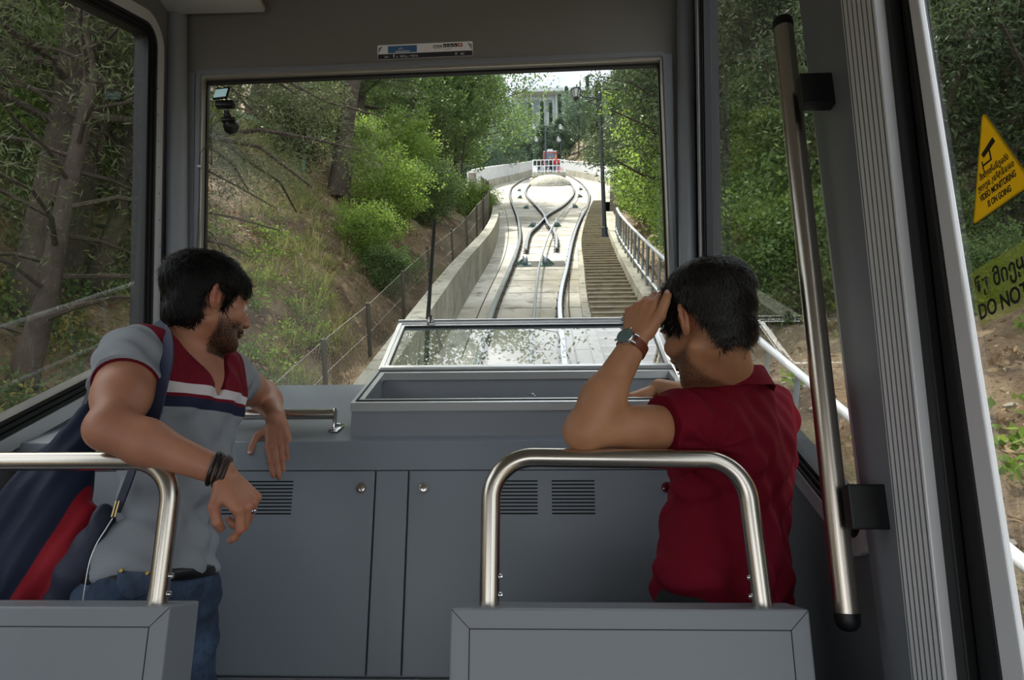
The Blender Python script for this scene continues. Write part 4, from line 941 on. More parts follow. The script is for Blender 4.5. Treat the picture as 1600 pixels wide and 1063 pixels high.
def proto(kind, seed, leafmat, bark='bark'):
    key = (kind, seed, leafmat)
    if key in PROTO: return PROTO[key]
    global rng; rng = np.random.default_rng(seed)
    if kind == 'tall': m, c, r = branchy(14, .17, 34, .66, 4.2, .35, .2, .02, 8, shape=lambda t: math.sin((t*.8+.2)*math.pi)**.7+.1); V, F_ = leaves(c, np.array(r)*.8, 55, .14, .08, .6, .3)
    elif kind == 'pinefine': m, c, r = branchy(8.5, .16, 46, .22, 2.3, .15, .25, .03, 8); V, F_ = leaves(c, np.array(r)*.75, 240, .075, .008, .6)
    elif kind == 'pine': m, c, r = branchy(8.5, .17, 34, .28, 2.2, .25, .25, .03, 7); V, F_ = leaves(c, np.array(r)*.72, 105, .13, .016, .7)
    elif kind == 'cedar': m, c, r = branchy(9, .2, 46, .15, 3.6, .12, .10, .01, 12, layer=5); V, F_ = leaves(c, np.array(r)*.75, 75, .15, .035, .22)
    elif kind == 'juniper': m, c, r = branchy(6, .14, 60, .06, 1.5, .6, .1, .02, 7, shape=lambda t: (1-t)**.6*.9+.15); V, F_ = leaves(c, np.array(r)*.95+.06, 175, .065, .019, .9)
    elif kind == 'cypress': m, c, r = branchy(9, .14, 90, .04, 1.0, 1.0, .1, .01, 6, shape=lambda t: math.sin(min(1, t*1.2+.25)*math.pi)**.6*.9+.1); V, F_ = leaves(c, np.array(r)*.8+.1, 80, .12, .04, 1.1)
    elif kind == 'broad': m, c, r = branchy(7, .12, 40, .22, 2.5, .7, .2, .04, 8, shape=lambda t: math.sin((t*.85+.15)*math.pi)**.7+.1); V, F_ = leaves(c, np.array(r)*1.0, 60, .12, .075, .7, .3)
    elif kind == 'bush': m, c, r = branchy(1.5, .03, 34, .05, 1.0, .9, .3, .05, 7, shape=lambda t: .6+.5*math.sin(t*3.1)); V, F_ = leaves(c, np.array(r)*1.0+.02, 46, .075, .045, .9, .2)
    elif kind == 'thin': m, c, r = branchy(5.5, .055, 16, .45, 1.5, .8, .2, .06, 6, wob=.12); V, F_ = leaves(c, np.array(r)*1.1, 38, .11, .07, .6, .3)
    elif kind == 'scrub': m, c, r = branchy(1.3, .02, 26, .1, .8, 1.1, .3, .1, 6, shape=lambda t: .5+.5*math.sin(t*3.1)); V, F_ = leaves(c, np.array(r)*.9+.03, 34, .055, .020, .9, .1)
    elif kind == 'twiggy': m, c, r = branchy(6.5, .10, 44, .06, 2.0, .35, .35, .05, 5, wob=.08); V, F_ = leaves(c, np.array(r)*.7, 34, .09, .014, .7)
    tr = m.build('trunk', M[bark], smooth=True); lf = obj_from('foliage', V, F_, LM[leafmat], smooth=False)
    PROTO[key] = (tr, lf); tr['proto'] = 1; return PROTO[key]
def plant(kind, seed, lm, x, s, label, name='tree', cat='tree', sc=1.0, rot=None, group=None, bark='bark', sz=1.0, lean=(0, 0), pos=None):
    tr, lf = proto(kind, seed, lm, bark)
    p = pos if pos is not None else gp3(x, s)-Vector((0, 0, .08))
    root = thing(name, label, cat, p, group); root.scale = (sc, sc, sc*sz); root.rotation_euler = (lean[0], lean[1], random.uniform(0, 6.28) if rot is None else rot)
    for q in (tr, lf):
        if q.parent is None and q.get('proto', 0) != 2 and not q.get('used'): c = q; c['used'] = 1
        else: c = q.copy(); COL.objects.link(c)
        c.parent = root
    return root
def X(px, s): return (px-838)/1100*s*.966
R0 = random.Random(5)
# --- left bank, seen through the left window
plant('tall', 22, 'mid', -4.9, 6.9, 'tall thick bare trunk in the left window, its crown above the car', name='tall_tree', sc=1.0)  # extra tree, its unseen crown keeps the sun off the console top
plant('pinefine', 31, 'olive', X(-25, 6.0), 6.0, 'thick-trunked pine at the far left of the left window', sc=1.05, name='pine_tree')
plant('pinefine', 32, 'olive', X(170, 7.6), 7.6, 'dark pine with grey trunk in the middle of the left window', sc=1.0, name='pine_tree')
plant('pinefine', 31, 'dark', X(205, 8.6), 8.6, 'leaning pine trunk close to the right edge of the left window', sc=.8, name='pine_tree', lean=(0, .12))
plant('twiggy', 3, 'olive', X(-60, 5.2), 5.2, 'twiggy bare-branched tree cut off by the left edge', name='twiggy_tree', sc=.9)
plant('twiggy', 3, 'olive', X(95, 7.2), 7.2, 'thin twiggy tree between the pines of the left window', name='twiggy_tree', sc=1.0)
plant('juniper', 5, 'dark', X(-120, 7.5), 7.5, 'dark dense juniper behind the left edge pines', name='juniper', sc=1.2)
plant('juniper', 5, 'dark', X(60, 12), 12, 'dark juniper deep behind the left window pines', name='juniper', sc=1.2)
plant('bush', 6, 'bright', X(110, 8.2), 8.2, 'round green bush between the trunks in the left window', name='bush', cat='bush', sc=1.15)
plant('bush', 6, 'bright', X(205, 9.5), 9.5, 'small sunlit bush low between left window trunks', name='bush', cat='bush', sc=.5)
# --- left bank, through the windscreen
plant('bush', 8, 'olive', X(452, 15.5), 15.5, 'olive green round bush high on the left bank', name='bush', cat='bush', sc=.92)
for px, s, k, sd, lm, sc, lb in (
    (395, 19, 'pine', 2, 'olive', .95, 'slim pine against the sky above the dash camera'),
    (395, 16.5, 'tall', 21, 'mid', 1.0, 'tall bare-trunked tree on the left bank, its crown above the windscreen'),
    (350, 30, 'twiggy', 3, 'olive', 1.3, 'twiggy tree against the sky at the windscreen left edge'),
    (500, 24, 'juniper', 5, 'dark', .9, 'dark juniper behind the olive bush on the bank'),
    (520, 15.5, 'tall', 22, 'mid', 1.15, 'tall dark-trunked tree right of the olive bush'),
    (548, 21, 'pine', 1, 'dark', .95, 'dark pine behind the tall dark trunk'),
    (560, 21, 'pine', 2, 'mid', .95, 'green pine behind the bright bushes on the left'),
    (555, 27, 'broad', 9, 'mid', 1.0, 'broad tree behind the tall dark-trunked pine')):
    plant(k, sd, lm, X(px, s), s, lb, name={'pine': 'pine_tree', 'tall': 'tall_tree', 'twiggy': 'twiggy_tree', 'juniper': 'juniper', 'broad': 'broadleaf_tree'}[k], sc=sc)
for px, s, lm, sc, lb in ((560, 13.0, 'bright', .6, 'bright green bush low on the bank left of the fence'), (600, 15.5, 'bright', .85, 'tall sunlit bush in the middle of the left bank'),
    (545, 18.0, 'bright', .8, 'light green bush higher on the left bank'), (650, 18, 'mid', .85, 'leafy bush behind the wire fence'), (678, 21, 'mid', .8, 'dark green bush beside the retaining wall'),
    (738, 26, 'bright', .8, 'bright bush at the top end of the wire fence'), (610, 20, 'bright', 1.1, 'large light green bush beneath the broad tree'), (590, 12.5, 'mid', .5, 'small bush at the foot of the bank')):
    plant('bush', 6 if sc > 1 else 8, lm, X(px, s), s, lb, name='bush', cat='bush', sc=sc)
for px, s, lb in ((635, 24, 'slim leafy tree left of the broad crown'), (690, 25, 'slim crooked tree under the broad crown'), (712, 27, 'slim crooked tree next to the viaduct wall'), (668, 29, 'slim pale-leaved tree in the shade')):
    plant('thin', 10, 'mid', X(px, s), s, lb, name='slim_tree', bark='bark_dark')
plant('broad', 9, 'mid', X(655, 30), 30, 'largest broad leafy tree left of the track', name='broadleaf_tree', sc=1.35)
plant('broad', 12, 'mid', X(715, 34), 34, 'leafy tree right behind the largest broad tree', name='broadleaf_tree', sc=1.3)
plant('broad', 12, 'mid', X(590, 33), 33, 'leafy tree left behind the largest broad tree', name='broadleaf_tree', sc=1.3)
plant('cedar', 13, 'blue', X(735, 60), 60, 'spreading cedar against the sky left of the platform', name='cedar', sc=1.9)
# --- right side
plant('cedar', 14, 'dark', X(1120, 24), 24, 'big dark cedar hanging over the track on the right', name='cedar', sc=1.25)
plant('cedar', 13, 'dark', X(1040, 36), 36, 'second dark cedar further up on the right', name='cedar', sc=1.25)
plant('cypress', 15, 'dark', X(985, 50), 50, 'dark conical tree right of the lamp post', name='cypress', sc=1.2)
plant('cypress', 15, 'dark', X(958, 64), 62, 'dark cypress beside the right parapet', name='cypress', sc=1.25)
plant('cypress', 15, 'dark', X(925, 90), 80, 'narrow cypress right of the distant red car', name='cypress', sc=1.5)
for px, s, lm, sc, lb in ((1092, 13.0, 'bright', .85, 'sunlit bush behind the white stair railing'), (1130, 10.5, 'bright', .8, 'sunlit bush at the right windscreen edge'), (1035, 18.5, 'bright', 1.0, 'bright bush beside the street lamp post'),
    (1075, 16, 'bright', 1.0, 'bright bush hidden partly by the right windscreen post'), (1010, 23.5, 'bright', 1.1, 'bright bush at the top of the steps'), (1160, 9.5, 'mid', .8, 'green bush left in the right side window'), (1215, 8.4, 'bright', .75, 'sunlit bush in the middle of the right side window'),
    (1262, 8.0, 'mid', .8, 'green bush beside the steel pole in the right window'), (1140, 13, 'bright', 1.3, 'large bright bush deep in the right side window'), (1215, 11.5, 'mid', 1.3, 'tall green bush deep in the right side window'),
    (1560, 6.6, 'mid', .40, 'low bush on the dirt slope below the door stickers'), (1300, 8.5, 'mid', 1.0, 'green bush behind the grey door pillar'), (1500, 7.8, 'mid', .5, 'low bush near the door edge')):
    plant('bush', 6 if sc > 1.05 else 8, lm, X(px, s), s, lb, name='bush', cat='bush', sc=sc)
for px, s, sc, lb in ((1075, 20, .50, 'bright leafy tree above the sunlit bushes on the right'), (1085, 17, .62, 'bright leafy tree by the right windscreen post'), (1035, 27, .55, 'bright leafy tree behind the street lamp post'), (1150, 15, .7, 'bright leafy tree in the right side window')):
    plant('broad', 9, 'bright', X(px, s), s, lb, name='broadleaf_tree', sc=sc)
plant('thin', 10, 'bright', X(1045, 15), 15, 'slim bright-leaved tree right of the street lamp', name='slim_tree', sc=.8)
for px, s, k, sd, lm, sc, lb in (
    (1150, 13, 'juniper', 5, 'dark', 1.35, 'dark juniper filling the right side window top'), (1230, 10.5, 'juniper', 16, 'olive', 1.25, 'olive juniper behind the steel pole'),
    (1110, 17, 'cypress', 15, 'dark', 1.1, 'dark tree at the left edge of the right window'), (1320, 9.5, 'juniper', 5, 'dark', 1.2, 'dark juniper behind the grey pillar'),
    (1460, 8.2, 'juniper', 16, 'dark', 1.2, 'dark juniper at the left edge of the door glass'), (1560, 8.5, 'juniper', 5, 'dark', 1.35, 'dense dark juniper behind the yellow sticker'),
    (1680, 7.5, 'juniper', 16, 'dark', 1.25, 'dark juniper cut off by the right edge'), (1500, 11, 'pine', 2, 'dark', 1.0, 'dark pine deep behind the door glass'),
    (1390, 10.5, 'pine', 1, 'dark', 1.0, 'pine behind the ribbed door post')):
    plant(k, sd, lm, X(px, s), s, lb, name={'pine': 'pine_tree', 'cypress': 'cypress', 'juniper': 'juniper'}[k], sc=sc)
# --- woods further back on both sides, and behind the viaduct
def woods(lst, label, group):
    for (px, s, k, sd, lm, sc) in lst: plant(k, sd, lm, X(px, s), s, label, name={'pine': 'pine_tree', 'cypress': 'cypress', 'juniper': 'juniper', 'broad': 'broadleaf_tree', 'cedar': 'cedar'}[k], sc=sc, group=group)
L1 = []
for i in range(26):
    s = R0.uniform(60, 105); px = R0.uniform(600, 765); L1.append((px, s, R0.choice(['broad', 'cypress', 'juniper', 'broad']), 0, 0, 0))
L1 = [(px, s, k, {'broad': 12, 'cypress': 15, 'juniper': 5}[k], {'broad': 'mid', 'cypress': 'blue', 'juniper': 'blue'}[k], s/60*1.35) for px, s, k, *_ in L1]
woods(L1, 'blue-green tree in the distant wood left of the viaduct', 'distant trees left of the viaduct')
L1 = []
for i in range(20):
    s = R0.uniform(55, 105); px = R0.uniform(968, 1100); k = R0.choice(['cypress', 'juniper', 'cypress']); L1.append((px, s, k, {'cypress': 15, 'juniper': 5}[k], R0.choice(['dark', 'blue']), s/60*1.3))
woods(L1, 'dark conifer in the distant wood right of the viaduct', 'distant trees right of the viaduct')
L1 = [(px, R0.uniform(118, 140), R0.choice(['broad', 'cypress']), 0, 0, 0) for px in range(770, 1000, 15)]
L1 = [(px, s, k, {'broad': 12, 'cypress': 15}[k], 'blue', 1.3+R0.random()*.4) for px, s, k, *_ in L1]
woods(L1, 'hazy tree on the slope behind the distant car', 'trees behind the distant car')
L1 = [(R0.uniform(-300, 200), R0.uniform(13, 22), R0.choice(['juniper', 'pine']), 0, 0, 0) for i in range(9)]
woods([(px, s, k, {'juniper': 5, 'pine': 2}[k], 'dark', 1.2) for px, s, k, *_ in L1], 'dark tree in the wood far behind the left window', 'wood behind the left window')
L1 = [(R0.uniform(1120, 1900), R0.uniform(13, 24), R0.choice(['juniper', 'pine', 'cypress']), 0, 0, 0) for i in range(14)]
woods([(px, s, k, {'juniper': 16, 'pine': 2, 'cypress': 15}[k], 'dark', 1.35) for px, s, k, *_ in L1], 'dark tree in the wood far behind the right windows', 'wood behind the right windows')
# --- grass and ground cover nobody could count
def tufts(name, pts, per, h, wd, lm, label, spread=.12, droopk=.7):
    n = len(pts)*per; C = np.repeat(np.array([tuple(p) for p in pts]), per, 0); a = rng.random(n)*6.283; rr = rng.random(n)**.5*spread
    base = C+np.stack([np.cos(a)*rr, np.sin(a)*rr, np.zeros(n)-.03], 1); d = np.stack([np.cos(a), np.sin(a), np.zeros(n)], 1); sd = np.stack([-np.sin(a), np.cos(a), np.zeros(n)], 1)
    H = (h*(.5+.8*rng.random(n)))[:, None]; k = (droopk*(.4+.9*rng.random(n)))[:, None]; V = []; Z = np.array([0, 0, 1.0])
    lv = [(0, 1), (.35, .9), (.7, .6), (1, .08)]
    for t, w_ in lv:
        c = base+Z*H*(t-.45*k*t*t)+d*H*k*t*t
        V += [c-sd*wd*w_*.5, c+sd*wd*w_*.5]
    V = np.stack(V, 1).reshape(-1, 3); o = np.arange(n)[:, None]*8; F_ = np.concatenate([o+np.array([0, 1, 3, 2]), o+np.array([2, 3, 5, 4]), o+np.array([4, 5, 7, 6])])
    q = obj_from(name, V, F_, LM[lm], smooth=False, kind='stuff'); q['label'] = label; q['category'] = 'grass'; return q
rng = np.random.default_rng(3)
P_ = []
for i in range(120):
    s = R0.uniform(7, 17); px = R0.gauss(455, 60); x = X(px, s); g_ = R0.uniform(0, 1)
    if x < -2.9 and x > -7.2: P_.append(gp3(x, s))
tufts('long_grass', P_, 40, .32, .010, 'grass', 'long arching green grass on the left bank', .2)
P_ = [gp3(R0.uniform(-8, -2.9), R0.uniform(3, 19)) for i in range(260)]
tufts('dry_grass', P_, 16, .20, .008, 'straw', 'dry straw-coloured grass scattered over the left bank', .2, 1.0)
P_ = [gp3(R0.uniform(2.2, 8), R0.uniform(2, 20)) for i in range(140)]
tufts('grass', P_, 20, .16, .008, 'grass', 'sparse green grass on the right slope', .15)
# low leafy ground cover outside the left window and sprouts on the right slope
P_ = [tuple(gp3(R0.uniform(-7.5, -2.7), R0.uniform(2.0, 8.0))+Vector((0, 0, .12))) for i in range(420)]
V, F_ = leaves(P_, .26, 75, .05, .030, .6); q = obj_from('ground_cover', V, F_, LM['mid'], smooth=False, kind='stuff'); q['label'] = 'low leafy ground cover below the left window'; q['category'] = 'ground cover'
P_ = [tuple(gp3(R0.uniform(-6.5, -2.7), R0.uniform(2.0, 7.0))+Vector((0, 0, .22))) for i in range(130)]
V, F_ = leaves(P_, .18, 50, .045, .025, .8); q = obj_from('flowering_weeds', V, F_, LM['yellow'], smooth=False, kind='stuff'); q['label'] = 'yellowish seeding weeds among the left ground cover'; q['category'] = 'weeds'
P_ = [tuple(gp3(-3.4+R0.gauss(0, .3), 9.3+R0.gauss(0, .7))+Vector((0, 0, .14))) for i in range(38)]+[tuple(gp3(-4.2+R0.gauss(0, .3), 10.5+R0.gauss(0, .5))+Vector((0, 0, .14))) for i in range(22)]
V, F_ = leaves(P_, .20, 60, .045, .028, .6); q = obj_from('leafy_weeds', V, F_, LM['bright'], smooth=False, kind='stuff'); q['label'] = 'pale green leafy weeds in the middle of the left bank'; q['category'] = 'weeds'
P_ = [tuple(gp3(R0.uniform(-8, -2.7), R0.uniform(5, 18))+Vector((0, 0, .06))) for i in range(70)]
V, F_ = leaves(P_, .22, 40, .05, .03, .5); q = obj_from('creeping_weeds', V, F_, LM['mid'], smooth=False, kind='stuff'); q['label'] = 'patchy creeping weeds over the left bank'; q['category'] = 'weeds'
P_ = [tuple(gp3(x, s)+Vector((0, 0, .10))) for x, s in [(3.4, 3.6), (3.55, 3.8), (3.2, 3.5), (3.0, 4.2), (4.2, 4.9), (2.4, 4.8), (2.5, 5.0), (2.35, 4.4), (2.3, 3.9)]+[(R0.uniform(2.2, 6), R0.uniform(3, 12)) for i in range(60)]]
V, F_ = leaves(P_, .15, 34, .075, .055, .7); q = obj_from('sprouts', V, F_, LM['bright'], smooth=False, kind='stuff'); q['label'] = 'bright green leafy sprouts on the right dirt slope'; q['category'] = 'sprouts'
P_ = [tuple(gp3(R0.uniform(2.1, 9), R0.uniform(1, 14))+Vector((0, 0, .02))) for i in range(900)]+[tuple(gp3(R0.uniform(-8.5, -2.6), R0.uniform(1, 17))+Vector((0, 0, .02))) for i in range(1500)]
V, F_ = leaves(P_, .3, 14, .06, .028, .08); q = obj_from('leaf_litter', V, F_, LM['litter'], smooth=False, kind='stuff'); q['label'] = 'dry brown leaf litter and twigs lying on the slopes'; q['category'] = 'leaf litter'
M['stone'] = mat('stone', 'a39a8a', .9, bump=(12, .6, .02))
m = MB()
for i in range(160):
    p = gp3(R0.uniform(2.2, 6.5), R0.uniform(1.6, 9)); r = R0.uniform(.015, .06); m.sphere(p, (r*R0.uniform(.8, 1.5), r, r*.6), 6, 4, Matrix.Rotation(R0.uniform(0, 3), 3, 'Z'))
q = m.build('stones', M['stone'], kind='stuff'); q['label'] = 'pale stones scattered on the right dirt slope'; q['category'] = 'stones'
# ================================================================ PEOPLE
def V3(*a): return np.array(a, float)
def nrm(v): v = np.asarray(v, float); return v/np.linalg.norm(v)
class Sdf:
    """smooth union of tapered capsules and ellipsoids, meshed with surface nets"""
    def __init__(s): s.p = []; s.post = []
    def cap(s, a, b, ra, rb, k=.012, flat=None):      # flat: (axis, factor) squashes across an axis
        s.p.append(('c', np.array(a, float), np.array(b, float), ra, rb, k, flat)); return s
    def ell(s, c, r, fr=None, k=.02, sub=False):
        s.p.append(('s' if sub else 'e', np.array(c, float), np.array(r, float), np.eye(3) if fr is None else np.array(fr, float), k)); return s
    def bounds(s, pad):
        lo = np.full(3, 1e9); hi = -lo
        for q in s.p:
            if q[0] == 'c': r = max(q[3], q[4]); lo = np.minimum(lo, np.minimum(q[1], q[2])-r); hi = np.maximum(hi, np.maximum(q[1], q[2])+r)
            elif q[0] == 'e': r = q[2].max(); lo = np.minimum(lo, q[1]-r); hi = np.maximum(hi, q[1]+r)
        return lo-pad, hi+pad
    def grid(s, lo, hi, h, off=0.0):
        n = np.maximum(2, np.ceil((hi-lo)/h).astype(int)+1); D = np.full(n, .08, np.float32)
        ax = [lo[i]+h*np.arange(n[i]) for i in range(3)]
        for q in s.p:
            k = q[5] if q[0] == 'c' else q[4]
            if q[0] == 'c': r = max(q[3], q[4])+k+.02; bl = np.minimum(q[1], q[2])-r; bh = np.maximum(q[1], q[2])+r
            else: r = q[2].max()+k+.02; bl = q[1]-r; bh = q[1]+r
            i0 = np.clip(np.floor((bl-lo)/h).astype(int), 0, n); i1 = np.clip(np.ceil((bh-lo)/h).astype(int)+1, 0, n)
            if np.any(i1 <= i0): continue
            sl = tuple(slice(i0[i], i1[i]) for i in range(3))
            X_a, Y_a, Z_a = np.meshgrid(ax[0][sl[0]], ax[1][sl[1]], ax[2][sl[2]], indexing='ij')
            if q[0] == 'c':
                a, b = q[1], q[2]; ab = b-a; L2 = ab@ab+1e-12
                px, py, pz = X_a-a[0], Y_a-a[1], Z_a-a[2]
                t = np.clip((px*ab[0]+py*ab[1]+pz*ab[2])/L2, 0, 1)
                dx, dy, dz = px-t*ab[0], py-t*ab[1], pz-t*ab[2]
                if q[6] is not None:
                    w_, f_ = q[6]; e = dx*w_[0]+dy*w_[1]+dz*w_[2]; g = e*(f_-1); dx = dx+g*w_[0]; dy = dy+g*w_[1]; dz = dz+g*w_[2]
                d = np.sqrt(dx*dx+dy*dy+dz*dz)-(q[3]+(q[4]-q[3])*t)
            else:
                c, r3, F = q[1], q[2], q[3]; px, py, pz = X_a-c[0], Y_a-c[1], Z_a-c[2]
                u = [(px*F[i][0]+py*F[i][1]+pz*F[i][2]) for i in range(3)]
                k0 = np.sqrt(sum((u[i]/r3[i])**2 for i in range(3))); k1 = np.sqrt(sum((u[i]/r3[i]**2)**2 for i in range(3)))+1e-9
                d = k0*(k0-1)/k1
            d = d-off if q[0] != 's' else -d
            o = D[sl]
            if q[0] == 's': hh = np.clip(.5-.5*(o-d)/k, 0, 1); D[sl] = o+(d-o)*hh+k*hh*(1-hh)
            else: hh = np.clip(.5+.5*(o-d)/k, 0, 1); D[sl] = o+(d-o)*hh-k*hh*(1-hh)
        for f in s.post: D = f(D, ax)
        return D, ax
    def mesh(s, h, fine=(), off=0.0, bb=None):
        """fine: list of (lo, hi, h2) boxes meshed with their own voxel"""
        lo, hi = s.bounds(.03+off) if bb is None else bb
        parts = [s._nets(lo, hi, h, off, [(np.array(a)+h*1.6, np.array(b)-h*1.6) for a, b, _ in fine], None)]
        for a, b, h2 in fine: parts.append(s._nets(np.array(a)-2*h2, np.array(b)+2*h2, h2, off, [], (np.array(a)-h2*1.2, np.array(b)+h2*1.2)))
        V = np.concatenate([p[0] for p in parts]); o = 0; F = []
        for v, f in parts: F.append(f+o); o += len(v)
        return V, np.concatenate(F)
    def _nets(s, lo, hi, h, off, excl, keep):
        D, ax = s.grid(np.array(lo, float), np.array(hi, float), h, off); ins = D < 0; n = np.array(D.shape)-1
        cnt = np.zeros(n, np.int8)
        for dx in (0, 1):
            for dy in (0, 1):
                for dz in (0, 1): cnt += ins[dx:dx+n[0], dy:dy+n[1], dz:dz+n[2]]
        act = (cnt > 0) & (cnt < 8)
        I = np.argwhere(act)
        ctr = np.stack([ax[i][I[:, i]]+h/2 for i in range(3)], 1); ok = np.ones(len(I), bool)
        for a, b in excl: ok &= ~np.all((ctr > a) & (ctr < b), 1)
        if keep is not None: ok &= np.all((ctr > keep[0]) & (ctr < keep[1]), 1)
        I = I[ok]; idx = np.full(n, -1, np.int32); idx[I[:, 0], I[:, 1], I[:, 2]] = np.arange(len(I))
        acc = np.zeros((len(I), 3)); wn = np.zeros(len(I))
        cor = [(0, 0, 0), (1, 0, 0), (0, 1, 0), (1, 1, 0), (0, 0, 1), (1, 0, 1), (0, 1, 1), (1, 1, 1)]
        val = [D[I[:, 0]+c[0], I[:, 1]+c[1], I[:, 2]+c[2]] for c in cor]
        for a in range(8):
            for b in range(a+1, 8):
                ca, cb = cor[a], cor[b]
                if sum(abs(ca[i]-cb[i]) for i in range(3)) != 1: continue
                va, vb = val[a], val[b]; cr = (va < 0) != (vb < 0); t = np.where(cr, va/(va-vb+1e-12*(va == vb)), 0)
                for i in range(3): acc[:, i] += np.where(cr, ca[i]+(cb[i]-ca[i])*t, 0)
                wn += cr
        Vt = np.stack([ax[i][I[:, i]] for i in range(3)], 1)+acc/np.maximum(wn, 1)[:, None]*h
        F = []
        for A in range(3):
            B, Cc = (A+1) % 3, (A+2) % 3
            sa = [slice(None)]*3; sb = [slice(None)]*3; sa[A] = slice(0, -1); sb[A] = slice(1, None)
            ch = ins[tuple(sa)] != ins[tuple(sb)]; E_ = np.argwhere(ch); E_ = E_[(E_[:, B] > 0) & (E_[:, Cc] > 0) & (E_[:, B] < n[B]) & (E_[:, Cc] < n[Cc])]
            def gi(db, dc): J = E_.copy(); J[:, B] += db; J[:, Cc] += dc; return idx[J[:, 0], J[:, 1], J[:, 2]]
            q = np.stack([gi(-1, -1), gi(0, -1), gi(0, 0), gi(-1, 0)], 1)
            first = ins[E_[:, 0], E_[:, 1], E_[:, 2]]; q[~first] = q[~first][:, ::-1]; q = q[np.all(q >= 0, 1)]; F.append(q)
        F = np.concatenate(F); return Vt, F
def frame(fwd, up=(0, 0, 1)):        # rows: left, forward, up
    f = nrm(fwd); u = np.array(up, float); u = nrm(u-f*(u@f)); return np.array([np.cross(u, f), f, u])
def rot(v, ax, a): ax = nrm(ax); v = np.asarray(v, float); return v*math.cos(a)+np.cross(ax, v)*math.sin(a)+ax*(ax@v)*(1-math.cos(a))
def head(sd, O, Fh, neck, rn=(.056, .060), sz=1.0):
    L = lambda x, y, z: O+(Fh[0]*x+Fh[1]*y+Fh[2]*z)*sz
    E = lambda c, r, k=.015, sub=False, fr=None: sd.ell(L(*c), np.array(r)*sz, Fh if fr is None else fr, k, sub)
    E((0, -.014, .036), (.076, .097, .086)); E((0, .038, -.025), (.061, .062, .085), .02); E((0, .030, .035), (.064, .066, .06), .02)
    E((0, .052, -.088), (.040, .040, .030), .02); E((0, .086, -.106), (.018, .015, .014), .015)
    for s_ in (-1, 1):
        sd.cap(L(s_*.056, -.002, -.055), L(s_*.020, .078, -.102), .015*sz, .013*sz, .02)
        E((s_*.045, .068, -.028), (.022, .022, .020), .02)                       # cheekbone
        E((s_*.031, .100, .006), (.019, .013, .012), .010, True)                 # eye socket
        E((s_*.031, .085, .004), (.0135, .0125, .0115), .004)                    # lids over the eyeball
        E((s_*.030, .093, .022), (.022, .008, .006), .010)                       # brow ridge
        E((s_*.011, .108, -.038), (.009, .011, .008), .006)                      # nostril wing
        # ear: plate, rim, lobe, hollow
        fe = np.array([rot(Fh[0], Fh[2], -s_*.45), rot(Fh[1], Fh[2], -s_*.45), Fh[2]])
        E((s_*.080, -.012, -.004), (.008, .019, .031), .006, False, fe)
        ring = [(-.001, .014, .012), (-.002, .008, .026), (.002, -.008, .030), (.008, -.020, .018), (.009, -.021, .002), (.006, -.014, -.016), (.001, .002, -.028)]
        base = L(s_*.082, -.010, -.002)
        pr = [base+(fe[0]*s_*a+fe[1]*b+fe[2]*c)*sz for a, b, c in ring]
        for p, q in zip(pr, pr[1:]): sd.cap(p, q, .0042*sz, .0042*sz, .003)
        sd.ell(base+(fe[0]*s_*.006+fe[1]*.001+fe[2]*-.001)*sz, np.array((.0065, .009, .015))*sz, fe, .004, True)
    sd.cap(L(0, .098, .010), L(0, .120, -.032), .0075*sz, .0095*sz, .010); E((0, .117, -.036), (.011, .011, .009), .007)
    E((0, .101, -.058), (.022, .009, .010), .01); E((0, .106, -.064), (.019, .006, .0035), .003); E((0, .103, -.073), (.017, .007, .0045), .003); E((0, .112, -.0685), (.018, .004, .0012), .002, True)
    sd.cap(L(0, -.022, -.045), neck, rn[0], rn[1], .03)
    return L
